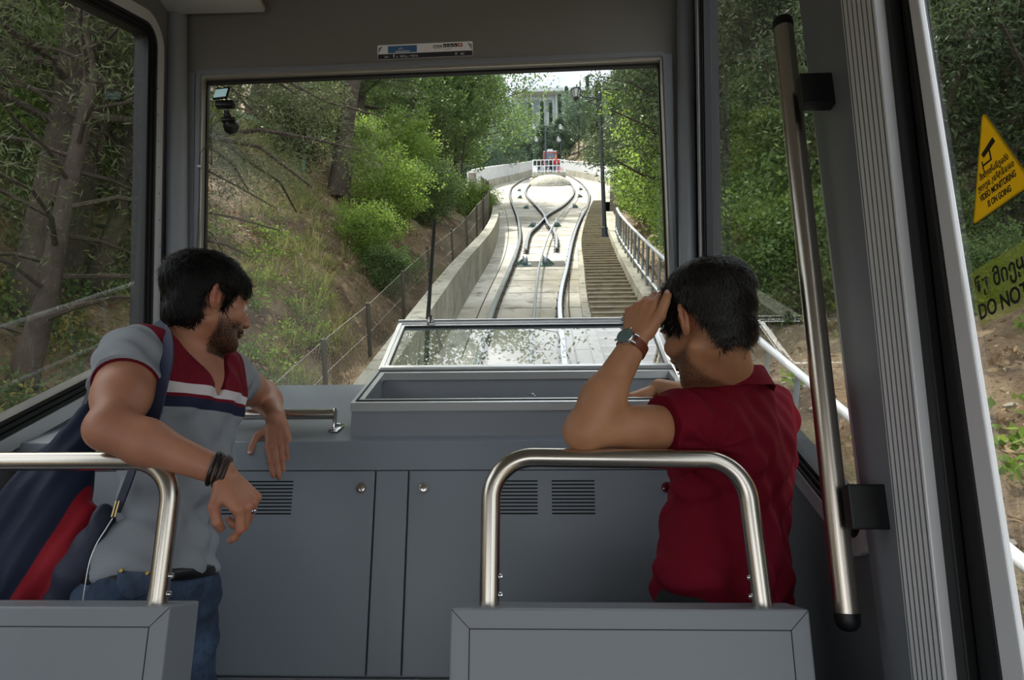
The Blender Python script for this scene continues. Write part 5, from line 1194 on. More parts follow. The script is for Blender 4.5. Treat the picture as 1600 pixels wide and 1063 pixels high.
def hand(sd, W, d, n, t, curls, thumb, spread=.0, sz=1.0, palm_k=.008, bend=0.0):
    """W wrist, d towards the fingers, n back of the hand, t thumb side. curls: 4 triples of bend angles. Returns finger tips and joints"""
    d = nrm(d); n = nrm(n-d*(n@d) if isinstance(n, np.ndarray) else np.array(n)-d*(np.array(n)@d)); t = nrm(np.array(t)-d*(np.array(t)@d)-n*(np.array(t)@n))
    lens = [(.043, .026, .021), (.047, .030, .022), (.043, .028, .022), (.034, .020, .019)]; lat = [.029, .0095, -.0100, -.0285]; dist = [.090, .092, .087, .079]; rad = [.0092, .0095, .0090, .0080]
    out = []
    for i in range(4):
        mcp = W+(d*dist[i]+t*lat[i]-n*(.001+.003*abs(i-1.2)/2))*sz
        sd.cap(W+(d*.008+t*lat[i]*.55)*sz, mcp-n*.003*sz, .0135*sz, .0118*sz, palm_k)
        sd.cap(W+(d*.02+t*lat[i]*.75-n*.008)*sz, mcp-(n*.008+d*.012)*sz, .012*sz, .0100*sz, palm_k)
        dd = rot(d, n, (1.3-i)*spread*-1 if np.cross(d, t)@n > 0 else (1.3-i)*spread); p = mcp; J = [p]; r = rad[i]*sz
        ax = nrm(np.cross(dd, n)); 
        for j in range(3):
            dd = rot(dd, ax, -curls[i][j]); q = p+dd*lens[i][j]*sz; r2 = r*(.93 if j < 2 else .86)
            sd.cap(p, q-(dd*r2*.9 if j == 2 else 0), r, r2, .003 if j else .0045); 
            if j < 2: sd.ell(q, (r2*1.08,)*3, None, .003)
            p = q; r = r2; J.append(q)
        out.append((J, dd, -np.cross(ax, dd), r, ax))
    sd.ell(W+(d*.045+t*.022-n*.012)*sz, np.array((.020, .030, .014))*sz, np.array([t, d, n]), .010)
    td = [np.array(x, float) for x in thumb]; p = W+(d*.022+t*.022-n*.006)*sz; r = .0135*sz; J = [p]
    for j, L_ in enumerate((.044, .032, .027)):
        dd = nrm(d*td[j][0]+t*td[j][1]+n*td[j][2]); q = p+dd*L_*sz; r2 = (.0118, .0100, .0088)[j]*sz; sd.cap(p, q-(dd*r2 if j == 2 else 0), r, r2, .006 if j == 0 else .003); p = q; r = r2; J.append(q)
    out.append((J, dd, nrm(n-dd*(n@dd)), r, np.cross(dd, n)))
    return out
def nails(fingers, parent, mt, which=(0, 1, 2, 3, 4), flip=None):
    for i in which:
        J, dd, up, r, ax = fingers[i]
        if flip is not None and i == 4: up = nrm(flip-dd*(flip@dd))
        sdw = np.cross(dd, up); c = J[-1]-dd*r*.75+up*r*.72
        Mx = Matrix((Vector(sdw), Vector(dd), Vector(up))).transposed()
        m = MB(); m.sphere(c, (r*.66, r*.85, r*.30), 12, 8, Mx); fix(m.build('fingernail', mt, smooth=True), parent)
def smooth(a, b, x): t = np.clip((x-a)/(b-a), 0, 1); return t*t*(3-2*t)
def vattr(o, name, vals):
    at = o.data.attributes.new(name, 'FLOAT', 'POINT'); at.data.foreach_set('value', np.asarray(vals, np.float32))
def skin_mat(name, c, c2, hair, red):
    m = mat(name, c, .48, spec=.4, sss=.08, bump=(260, .12, .0008)); n = m.node_tree; b = n.nodes['Principled BSDF']
    def att(nm): a = n.nodes.new('ShaderNodeAttribute'); a.attribute_name = nm; return a
    t = n.nodes.new('ShaderNodeTexCoord'); nz_ = n.nodes.new('ShaderNodeTexNoise'); nz_.inputs['Scale'].default_value = 14; nz_.inputs['Detail'].default_value = 5; n.links.new(t.outputs['Object'], nz_.inputs['Vector'])
    def mixc(fac, a_, b_col):
        x = n.nodes.new('ShaderNodeMix'); x.data_type = 'RGBA'; n.links.new(fac, x.inputs[0]); 
        if isinstance(a_, tuple): x.inputs[6].default_value = a_
        else: n.links.new(a_, x.inputs[6])
        x.inputs[7].default_value = b_col; return x.outputs[2]
    r_ = n.nodes.new('ShaderNodeMapRange'); r_.inputs[1].default_value = .35; r_.inputs[2].default_value = .75; n.links.new(nz_.outputs['Fac'], r_.inputs[0])
    c_ = mixc(r_.outputs[0], lin(c), lin(c2)); c_ = mixc(att('red').outputs['Fac'], c_, lin(red))
    # stubble: the mask broken up by a fine noise
    n2 = n.nodes.new('ShaderNodeTexNoise'); n2.inputs['Scale'].default_value = 480; n2.inputs['Detail'].default_value = 2; n.links.new(t.outputs['Object'], n2.inputs['Vector'])
    ad = n.nodes.new('ShaderNodeMath'); ad.operation = 'ADD'; n.links.new(att('beard').outputs['Fac'], ad.inputs[0]); n.links.new(n2.outputs['Fac'], ad.inputs[1])
    r2 = n.nodes.new('ShaderNodeMapRange'); r2.inputs[1].default_value = .72; r2.inputs[2].default_value = 1.18; n.links.new(ad.outputs[0], r2.inputs[0])
    c_ = mixc(r2.outputs[0], c_, lin(hair)); n.links.new(c_, b.inputs['Base Color']); return m
M['hair'] = mat('black_hair', '090807', .55, spec=.22)
M['hair2'] = mat('dark_brown_hair', '1e1915', .48, spec=.4)
M['skinA'] = skin_mat('skin_tan', 'b07c62', '9c6a53', '17110e', 'a8604e'); M['skinB'] = skin_mat('skin_light_brown', 'b5825f', 'a27050', '17110e', 'b06a50')
M['nail'] = mat('fingernail', 'cda294', .3); M['eye_w'] = mat('eye_white', 'c9c4bd', .2); M['iris'] = mat('eye_iris', '1c120c', .2)
def strands(roots, nrmls, dirs, L, w0, name, mt, parent, lift=.25, curl=.35, seed=1, O=None):
    g = np.random.default_rng(seed); n = len(roots); P = np.array(roots); N = np.array(nrmls); Dd = np.array(dirs)+g.normal(size=(n, 3))*curl
    Dd = Dd-N*np.sum(Dd*N, 1)[:, None]; Dd /= np.linalg.norm(Dd, axis=1)[:, None]; Sd = np.cross(Dd, N); Ln = (L*(.6+.7*g.random(n)))[:, None]; W_ = w0*(.6+.8*g.random(n))[:, None]; lf = lift*(.3+1.2*g.random(n))[:, None]
    cu = g.normal(size=(n, 1))*.25; V = []
    for t, ww in ((0, 1.), (.33, 1.), (.66, .8), (1., .15)):
        c = P+Dd*Ln*t+N*(Ln*lf*t*(1-.75*t))-N*.001+Sd*Ln*cu*t*t
        if t > 0:                   # follow the curve of the skull
            c = c-N*(Ln*t)**2*4.2
        V += [c-Sd*W_*ww/2, c+Sd*W_*ww/2]
    V = np.stack(V, 1).reshape(-1, 3); o = np.arange(n)[:, None]*8; F_ = np.concatenate([o+np.array([0, 1, 3, 2]), o+np.array([2, 3, 5, 4]), o+np.array([4, 5, 7, 6])])
    return V, F_
def hair_cap(O, Fh, thick, hairline, nm, mt, parent, sz=1.0, flow=None, n_str=9000, L=.035, seed=1, lump=.004, lift=.25, w0=.0016, h=.0026):
    """hair: solid cap with a lumpy surface plus fine locks over it. hairline(x, y, z) > 0 keeps hair, in head coordinates"""
    sd = Sdf(); E = lambda c, r, k=.02: sd.ell(O+(Fh[0]*c[0]+Fh[1]*c[1]+Fh[2]*c[2])*sz, np.array(r)*sz, Fh, k)
    E((0, -.014, .036), (.076, .097, .086)); E((0, .030, .035), (.064, .066, .06)); E((0, .038, -.025), (.061, .062, .085)); E((0, -.03, -.03), (.060, .066, .055))
    g = np.random.default_rng(seed); fr = g.normal(size=(10, 3))*70; ph = g.random(10)*6.28
    def loc(ax):
        X_a, Y_a, Z_a = np.meshgrid(*ax, indexing='ij'); P = np.stack([X_a-O[0], Y_a-O[1], Z_a-O[2]], -1)/sz; return P@Fh.T
    def post(D, ax):
        q = loc(ax); x, y, z = q[..., 0], q[..., 1], q[..., 2]
        lm = sum(np.sin(x*fr[i][0]+y*fr[i][1]+z*fr[i][2]+ph[i]) for i in range(10))/10*lump*1.8
        D = D-(thick(x, y, z)+lm)*sz
        return np.maximum(D, -hairline(x, y, z)*sz)
    sd.post = [post]; lo, hi = sd.bounds(.05); V, F_ = sd.mesh(h, bb=(lo, hi))
    # locks on the outer surface
    me_n = np.cross(V[F_[:, 1]]-V[F_[:, 0]], V[F_[:, 2]]-V[F_[:, 0]]); ar = np.linalg.norm(me_n, axis=1)+1e-12; me_n /= ar[:, None]; cen = V[F_].mean(1)
    cq = (cen-O)@Fh.T/sz; rad_ok = np.sum(cq/np.array([.076, .10, .09])*me_n@Fh.T if False else cq*(me_n@Fh.T), 1) > .02
    sel = np.where(rad_ok)[0]; pick = g.choice(sel, n_str, p=ar[sel]/ar[sel].sum()); R_ = cen[pick]+g.normal(size=(n_str, 3))*.001; N_ = me_n[pick]; q = cq[pick]
    fl = np.array([flow(*p) for p in q])@Fh
    V2, F2 = strands(R_, N_, fl, L*sz, w0, 's', mt, parent, lift=lift, seed=seed)
    return obj_from(nm, np.concatenate([V, V2]), np.concatenate([F_, F2+len(V)]), mt, parent)
def tonp(v): return np.array(v, float)
def pp(px, py, Y): return tonp(PY(px, py, Y))
def put(V, F_, name, mt, root, **kw): o = obj_from(name, V, F_, mt, None, **kw); fix(o, root); return o
# ---------------------------------------------------------------- the man with the navy bag
def man_left():
    O, nk = pp(322, 473, 1.72), pp(283, 556, 1.745)
    sR, sL = pp(212, 566, 1.60), pp(346, 590, 1.89); eR, wR = pp(168, 684, 1.415), pp(345, 737, 1.475); eL, wL = pp(412, 616, 2.26), pp(431, 653, 2.07); pel = pp(238, 925, 1.72)
    eR[2] = zt2+.0195+.044; wR[2] = max(wR[2], 1.0)
    root = thing('person', 'bearded black-haired man in grey and maroon t-shirt leaning on the left rail', 'person', (pel[0], pel[1], 0))
    Fh = frame((math.cos(R(50)), math.sin(R(50)), -.02), (.03, -.02, 1))
    sd = Sdf(); Lh = head(sd, O, Fh, nk, (.054, .060), .97)
    sa = nrm(sL-sR); upT = nrm(nk-pel); upT = nrm(upT-sa*(upT@sa)*.6); ft = nrm(np.cross(sa, upT)); ft = -ft if ft[0] < 0 else ft; FT = np.array([nrm(np.cross(ft, upT)), ft, upT]); 
    if FT[0]@sa < 0: FT[0] = -FT[0]
    mid = (sR+sL)/2
    def torso(s_, o=0.0, hips=True):
        s_.ell(mid-upT*.085+ft*.012, (.150+o, .100+o, .155+o), FT, .03); s_.ell(mid-upT*.25+ft*.010, (.135+o, .097+o, .16+o), FT, .05)
        s_.ell(pel+upT*.05, (.150+o, .108+o, .13+o), FT, .05)
        s_.cap(nk-upT*.02, sR+upT*.008, .050+o, .052+o, .04); s_.cap(nk-upT*.02, sL+upT*.008, .050+o, .052+o, .04); s_.cap(sR, sL, .055+o, .055+o, .04)
        s_.ell(mid-upT*.07+ft*.062+FT[0]*.06, (.075+o, .040+o, .06+o), FT, .03); s_.ell(mid-upT*.07+ft*.062-FT[0]*.06, (.075+o, .040+o, .06+o), FT, .03)
    torso(sd)
    sd.cap(nk, mid+upT*.01, .060, .07, .04)
    def arm(s_, S_, E_, W_, ra, rb, rc, rd, dn):
        s_.cap(S_, S_*.45+E_*.55, .062*ra, .060*ra, .03); s_.cap(S_*.6+E_*.4, E_, .056*ra, .043*rb, .03)
        M1 = E_*.68+W_*.32; s_.cap(E_, M1, .042*rb, .045*rc, .025); s_.cap(M1, W_, .044*rc, .0275*rd, .03, None)
        s_.ell(E_-nrm((S_-E_))*.012-nrm(W_-E_)*.012, (.026,)*3, None, .02)
    arm(sd, sR, eR, wR, .98, 1, 1.0, 1.05, None); arm(sd, sL, eL, wL, .92, 1, .95, 1.05, None)
    # right hand: relaxed fist hanging from the wrist, index reaching down
    dR = nrm(pp(384, 772, 1.47)-wR); d2 = nrm(wR-eR); dR = nrm(dR*1.0+V3(0, 0, -.10))
    nR = nrm(V3(.35, -.65, .55)); tR = nrm(np.cross(dR, nR)); tR = tR if tR[2] < 0 else -tR
    # thumb side faces the camera-left/down; pinky side is far
    tR = nrm(V3(-.35, -.55, -.60))
    nR = nrm(V3(.50, -.45, .62))
    fr = hand(sd, wR+dR*.008, dR, nR, tR, [(.95, .70, .20), (1.20, 1.30, .6), (1.3, 1.3, .7), (1.3, 1.2, .7)], [(.62, .62, -.55), (.80, .05, -.65), (.45, -.55, -.75)], .03)
    # left hand: hanging straight down over the console rail, back to the camera
    dL = nrm(pp(437, 735, 2.035)-wL); nL = nrm(V3(.05, -1, .08)); tL = nrm(V3(-1, -.1, -.1))
    fl = hand(sd, wL+dL*.004, dL, nL, tL, [(.10, .12, .08), (.14, .16, .1), (.16, .2, .1), (.12, .22, .1)], [(.45, .85, .05), (.85, .50, .0), (.90, .35, -.05)], .05, .98)
    # legs
    for s_, y in ((-1, 0), (1, .02)):
        hp = pel+FT[0]*s_*.085-V3(0, 0, .03); kn = hp+V3(.05, 0, 0)*1+V3(0, 0, -.40); an = V3(hp[0]+.02, hp[1], .085)
        sd.cap(hp, kn, .088, .056, .03); sd.cap(kn, an, .055, .037, .02); sd.cap(an-V3(.03, 0, .045), an+V3(.15, 0, -.05), .036, .032, .02)
    lo, hi = sd.bounds(.02)
    def hb_(f, w_, g=.016):
        P_ = np.array([p for q in f for p in q[0]]+[w_]); return P_.min(0)-g, P_.max(0)+g
    h1, h2 = hb_(fr, wR), hb_(fl, wL); ht = (O-.155, O+.155)
    V, F_ = sd.mesh(.0048, [(h1[0], h1[1], .0020), (h2[0], h2[1], .0020), (ht[0], ht[1], .0028)])
    body = put(V, F_, 'body', M['skinA'], root)
    q = (V-O)@Fh.T; x, y, z = q[:, 0], q[:, 1], q[:, 2]
    near = np.linalg.norm(q, axis=1) < .17
    bd = smooth(-.018, -.045, z-.35*(y-.05)*0)*smooth(-.005, .018, y)*smooth(.02, .05, .10-np.maximum(-z-.115, 0)*3)*(1-smooth(.0, .012, (.018-np.abs(x))*(z < -.058)*(z > -.078)*(y > .098)))
    side = smooth(.0, .02, y+.0)*smooth(.012, -.02, z)*(np.abs(x) > .05)*.8
    cheek = smooth(.045, .075, y)*smooth(-.050, -.030, z)*(1-smooth(.020, .010, np.abs(x)))
    bd = np.clip(np.maximum(bd*(1-.5*smooth(-.065, -.030, z)), side*.55)*.60-cheek*.4, 0, 1)
    brow = smooth(.010, .004, np.abs(z-.026-.0))*smooth(.010, .016, np.abs(x))*smooth(.050, .042, np.abs(x))*(y > .06)
    vattr(body, 'beard', np.where(near & (z < .05), np.clip(bd+brow, 0, 1), 0)); red = np.zeros(len(V))
    for f in (fr, fl):
        for J, *_ in f: 
            for k in (0, 1, 3): red = np.maximum(red, .55*smooth(.018, .006, np.linalg.norm(V-J[k], axis=1)))
    e_ = np.minimum(np.linalg.norm(q-V3(.085, -.01, 0), axis=1), np.linalg.norm(q-V3(-.085, -.01, 0), axis=1)); red = np.maximum(red, .6*smooth(.04, .015, e_)); red = np.maximum(red, .5*smooth(.022, .008, np.linalg.norm(q-V3(0, .118, -.036), axis=1))); vattr(body, 'red', red)
    nails(fr, root, M['nail'], (0, 1, 2, 3)); nails(fl, root, M['nail'], (0, 1, 2, 3, 4), nL)
    for s_ in (-1, 1):
        m = MB(); m.sphere(Lh(s_*.031, .0872, .003), .0125, 16, 10); ey = m.build('eye', M['eye_w'], smooth=True); fix(ey, root)
        m = MB(); m.sphere(Lh(s_*.031, .0955, .003), .0055, 10, 8); i_ = m.build('iris', M['iris'], smooth=True); fix(i_, root); i_.parent = ey
    # hair
    def hl(x, y, z):
        ax_ = np.abs(x)
        lim = np.where(y > .055, np.where(ax_ > .045, .046, .055+.004*np.sin(x*120)), -.062+np.minimum(y, 0)*.28)
        lim = np.where((y > .018) & (y <= .055) & (ax_ > .03), .046-(.055-y)*1.9, lim)
        lim = np.where((y > -.036) & (y <= .018), .034, lim)
        return z-lim
    hr = hair_cap(O, Fh, lambda x, y, z: .006+.013*smooth(.0, .09, z), hl, 'hair', M['hair'], root,
        flow=lambda x, y, z: (x*6+.35, (.8 if z > .05 and y > -.03 else .05), -.35 if z > .06 else -1.0), sz=.97, n_str=16000, L=.036, seed=2, lump=.004)
    fix(hr, root)
    # beard hairs: short dark ribbons over the chin and jaw
    nb = np.where(near & (bd > .34) & (z < -.045))[0]; g = np.random.default_rng(5); pk = g.choice(nb, 2200)
    nr = np.array([V[i]-Lh(0, 0, V3(0, 0, 0)[0]) for i in pk]); nr /= np.linalg.norm(nr, axis=1)[:, None]
    fl_ = np.tile(V3(0, .3, -1)@Fh, (len(pk), 1)); V2, F2 = strands(V[pk]+g.normal(size=(len(pk), 3))*.002, nr, fl_, .010, .0007, 'b', None, None, lift=.5, curl=.3, seed=6); put(V2, F2, 'beard', M['hair'], root, smooth=False)
    # ---- t-shirt, modelled in the frame of the torso
    ss = Sdf(); torso(ss, .007)
    aR, aL = nrm(eR-sR), nrm(eL-sL)
    ss.cap(sR-aR*.02, sR+aR*.17, .069, .069, .035); ss.cap(sL-aL*.02, sL+aL*.17, .064, .066, .035)
    def post(D, ax):
        X_a, Y_a, Z_a = np.meshgrid(*ax, indexing='ij'); P_ = np.stack([X_a, Y_a, Z_a], -1); q = (P_-mid)@FT.T; x, y, z = q[..., 0], q[..., 1], q[..., 2]
        wr = .0035*np.sin(z*70+x*28+2.0*np.sin(x*17+y*20))*smooth(-.1, -.35, z)+.0030*np.sin(z*42-x*60+y*35)+.002*np.sin(x*90+z*50)
        D = D+wr*1.5-.006
        D = np.maximum(D, -(P_@upT-(pel@upT)-.030-.004*np.sin(x*30)))                     # hem
        for S_, a_, L_ in ((sR, aR, .105), (sL, aL, .115)):
            r_ = P_-S_; al = r_@a_; pr = np.linalg.norm(r_-al[..., None]*a_, axis=-1); D = np.maximum(D, np.where((pr < .10) & (al > 0), al-L_, -1))
        # neck opening: a V at the front
        qn = (P_-nk)@FT.T; rr = np.sqrt(qn[..., 0]**2+(qn[..., 1]-.01)**2)
        vdep = -.035-.055*smooth(.03, .09, qn[..., 1])
        neckcut = np.where(qn[..., 1] > .0, (.075+ (qn[..., 2]-.0)*.62)-np.abs(qn[..., 0]), .078-rr)
        neckcut = np.where(qn[..., 1] > .0, np.minimum(neckcut, qn[..., 2]+.115), np.minimum(neckcut, qn[..., 2]+.03))
        D = np.maximum(D, np.where(qn[..., 2] > -.13, neckcut, -1))
        return D
    ss.post = [post]; Vs, Fs = ss.mesh(.0036)
    sh = bpy_shirt(Vs, Fs, FT, mid, root, 'tshirt', M['teeA']); 
    # sleeve cuffs
    for S_, a_, L_, r_, W2 in ((sR, aR, .105, .0715, 0), (sL, aL, .115, .0665, 0)):
        m = MB(); c = Vector(S_+a_*(L_-.004)); ax_ = Vector(a_); u = ax_.orthogonal().normalized(); w_ = ax_.cross(u); m.tube([c-ax_*.005, c+ax_*.005], [r_+.0008, r_+.0002], 40, caps=True); fix(m.build('sleeve_cuff', M['maroon'], smooth=True), root)
    # jeans
    sj = Sdf()
    for s_ in (-1, 1):
        hp = pel+FT[0]*s_*.085-V3(0, 0, .03); kn = hp+V3(.05, 0, 0)+V3(0, 0, -.40); an = V3(hp[0]+.02, hp[1], .085); sj.cap(hp, kn, .098, .070, .03); sj.cap(kn, an, .068, .055, .02)
    sj.ell(pel+upT*.02, (.158, .118, .10), FT, .04); sj.ell(pel-V3(0, 0, .03)-ft*.03, (.155, .115, .09), FT, .04)
    def postj(D, ax):
        X_a, Y_a, Z_a = np.meshgrid(*ax, indexing='ij'); P_ = np.stack([X_a, Y_a, Z_a], -1)
        D = D+.003*np.sin(Z_a*60+X_a*40+2*np.sin(Y_a*30))+.0015*np.sin(Z_a*130-Y_a*60); return np.maximum(D, (P_@upT-(pel@upT))-.050)
    sj.post = [postj]; Vj, Fj = sj.mesh(.006); put(Vj, Fj, 'jeans', M['denim'], root)
    m = MB(); pts = [pel+upT*.040+FT[0]*math.cos(a)*.157+ft*math.sin(a)*.117 for a in [i*math.pi/24 for i in range(48)]]
    m.tube(pts, .012, 8, closed=True, squash=((0, 0, 1), 1.2)); fix(m.build('belt', M['plastic'], smooth=True), root)
    # back pocket with rivets on the near hip (towards the camera)
    pc_ = pp(242, 915, 1.57); 
    m = MB(); pts = [tonp(PY(x_, y_, Y_)) for x_, y_, Y_ in ((186, 892, 1.562), (237, 897, 1.566), (232, 928, 1.562), (206, 938, 1.556), (180, 924, 1.556))]; 
    m.prism([Vector(p) for p in pts], (0, -.004, 0), .001); fix(m.build('pocket', M['denim_l'], smooth=True), root)
    for x_, y_ in ((190, 892), (231, 896)): m = MB(); m.lathe([(.005, 0), (.004, .003)], PY(x_, y_, 1.556), (0, -1, .1), 10); fix(m.build('rivet', mat('brass', 'a58a4c', .35, .9) if x_ == 190 else bpy.data.materials['brass']), root)
    # bracelets on the right wrist and the ring
    dd = nrm(wR-eR)
    b_ = thing('bracelet', 'black and dark brown leather bracelets on the bearded man\'s right wrist', 'bracelet', wR)
    def band(c, r, th, mt, nm, tilt=0, sq=1.0):
        u = nrm(np.cross(dd, V3(0, 0, 1))); w2 = np.cross(u, dd); m = MB(); m.tube([c+u*math.cos(a)*r*sq+w2*math.sin(a)*r+dd*math.cos(a+1)*tilt for a in [i*math.pi/20 for i in range(40)]], th, 8, closed=True); fix(m.build(nm, mt, smooth=True), b_)
    lb = mat('brown_leather', '3a2a26', .5, bump=(300, .3, .001)); band(wR-dd*.016, .0335, .0045, M['plastic'], 'black_band', .004); band(wR-dd*.006, .0335, .0035, M['plastic'], 'black_band', .006)
    band(wR+dd*.003, .0325, .0050, lb, 'brown_band', .003); band(wR+dd*.010, .0315, .0045, lb, 'brown_band', .004)
    J = fr[2][0]; c = J[0]*.55+J[1]*.45; ax_ = nrm(J[1]-J[0]); u = nrm(np.cross(ax_, V3(0, 0, 1))); w2 = np.cross(u, ax_); m = MB()
    m.tube([c+(u*math.cos(a)+w2*math.sin(a))*.0098 for a in [i*math.pi/12 for i in range(24)]], .0022, 8, closed=True, squash=(tuple(ax_), 1.8)); tag(m.build('ring', M['chrome'], smooth=True), 'wide silver ring on the bearded man\'s curled finger', 'ring')
    # ---- the bag
    bagp = pp(60, 850, 1.60)
    bg = thing('shoulder_bag', 'large navy blue bag with a red stripe hanging at the man\'s side', 'bag', bagp)
    sb = Sdf(); ctr = pp(62, 850, 1.66); a_, b_2 = pp(120, 660, 1.66), pp(30, 960, 1.64)
    top, bot = pp(128, 664, 1.68), pp(20, 1000, 1.66); dn = nrm(bot-top); sx = nrm(np.cross(dn, V3(0, 1, 0))); sx = sx if sx[0] > 0 else -sx; FB = np.array([sx, nrm(np.cross(dn, sx)), -dn]); LB = np.linalg.norm(bot-top)
    for (t, wd, th, off) in ((.06, .035, .02, 0), (.22, .075, .04, -.01), (.42, .12, .06, -.02), (.62, .16, .075, -.02), (.80, .17, .08, -.01), (.97, .17, .08, .01)):
        sb.ell(top+dn*LB*t+sx*off, (wd, th, LB*.17), FB, .05)
    def postb(D, ax):
        X_a, Y_a, Z_a = np.meshgrid(*ax, indexing='ij'); P_ = np.stack([X_a, Y_a, Z_a], -1); q = (P_-top)@FB.T
        return np.maximum(D, -(np.stack([X_a, Y_a, Z_a], -1)[..., 0]-(XL+.02)))+.006*np.sin(q[..., 0]*55+q[..., 2]*9+1.5*np.sin(q[..., 2]*14))*smooth(0, -.1, q[..., 2])+.003*np.sin(q[..., 0]*120-q[..., 2]*30)
    sb.post = [postb]; Vb, Fb = sb.mesh(.006)
    o = bpy_shirt(Vb, Fb, FB, top, bg, 'bag_body', M['navy_bag'])
    # side panel with the white piped seam, close to the hip
    m = MB(); s_pts = [tonp(PY(x_, y_, Y_)) for x_, y_, Y_ in ((176, 810, 1.575), (166, 826, 1.565), (150, 852, 1.555), (138, 886, 1.55), (128, 948, 1.55))]; m.tube(spline([Vector(p) for p in s_pts]), .0011, 6); fix(m.build('piping', M['stk_white'], smooth=True), bg)
    sp = Sdf()
    for (x_, y_, Y_, r1) in ((160, 822, 1.60, .018), (140, 860, 1.605, .034), (120, 900, 1.61, .046), (105, 950, 1.62, .056), (100, 1010, 1.63, .06)): sp.ell(pp(x_, y_, Y_), (r1*1.1, .040, .05), None, .03)
    Vp, Fp = sp.mesh(.006); put(Vp, Fp, 'side_panel', M['navy'], bg)
    # shoulder strap over the near shoulder: wide webbing across the chest side, thin cord behind
    def strap(pts, wid, th, nm, mt, side_):
        P_ = spline([Vector(p) for p in pts], 10); m = MB(); n_ = len(P_); sv = Vector(nrm(side_)); 
        vs = []
        for i, p in enumerate(P_):
            t = (P_[min(i+1, n_-1)]-P_[max(i-1, 0)]).normalized(); u = (sv-t*sv.dot(t)).normalized(); w2 = t.cross(u)
            for a, b in ((-1, -1), (1, -1), (1, 1), (-1, 1)): vs.append(p+u*a*wid/2+w2*b*th/2)
        fs_ = [(i*4+j, i*4+(j+1) % 4, i*4+4+(j+1) % 4, i*4+4+j) for i in range(n_-1) for j in range(4)]+[(0, 1, 2, 3), tuple((n_-1)*4+j for j in range(4))[::-1]]
        m.add(vs, fs_); fix(m.build(nm, mt), bg)
    strap([pp(240, 508, 1.68), pp(256, 526, 1.60), pp(260, 560, 1.555), pp(252, 600, 1.535), pp(238, 655, 1.53), pp(226, 674, 1.54)], .040, .0035, 'shoulder_strap', M['navy_strap'], (1, -.3, .25))
    strap([pp(230, 655, 1.555), pp(222, 690, 1.57), pp(205, 740, 1.56), pp(190, 780, 1.56), pp(182, 800, 1.56)], .022, .004, 'lower_strap', M['navy'], (1, -.3, .2))
    strap([pp(190, 545, 1.66), pp(165, 570, 1.70), pp(148, 596, 1.72), pp(130, 640, 1.70), pp(124, 668, 1.69)], .014, .006, 'cord', M['navy'], (1, 0, .6))
    m = MB(); a, b = PY(184, 783, 1.552), PY(177, 808, 1.552)
    for dx in (-.0035, .0035): m.tube([a+Vector((dx, 0, 0)), b+Vector((dx, 0, 0))], .0022, 8)
    fix(m.build('zip_pull', mat('brass_light', 'b9a678', .3, .9)), bg)
    m = MB(); c = PY(232, 656, 1.552); u = Vector((.9, -.2, -.32)).normalized(); v2 = Vector((.3, 0, .95)).normalized(); pts = fillet([c+u*.021+v2*.008, c-u*.021+v2*.008, c-u*.021-v2*.008, c+u*.021-v2*.008], .003, 3); m.tube(pts, .0016, 6, closed=True); fix(m.build('buckle', M['chrome'], smooth=True), bg)
    m = MB(); m.box(-.006, .006, -.002, .002, -.018, .018, .002, Matrix.Translation(PY(203, 882, 1.575)) @ Matrix.Rotation(R(-12), 4, 'Y')); tag(m.build('lighter', mat('grey_metal', '80868c', .3, .6)), 'small grey metal object sticking out of the jeans pocket', 'clip')
    return root
def bpy_shirt(V, F_, FR, O, root, name, mt):
    """mesh stored in the garment's own frame so that its pattern follows it"""
    q = (V-O)@FR.T; o = obj_from(name, q, F_, mt); Mx = Matrix.Identity(4)
    for i in range(3): Mx.col[i][:3] = tuple(FR[i])
    Mx.translation = Vector(O)
    if np.linalg.det(FR) < 0: pass
    o.parent = root; o.matrix_parent_inverse = Matrix.Translation(root.location).inverted(); o.matrix_basis = Mx if False else Mx
    return o
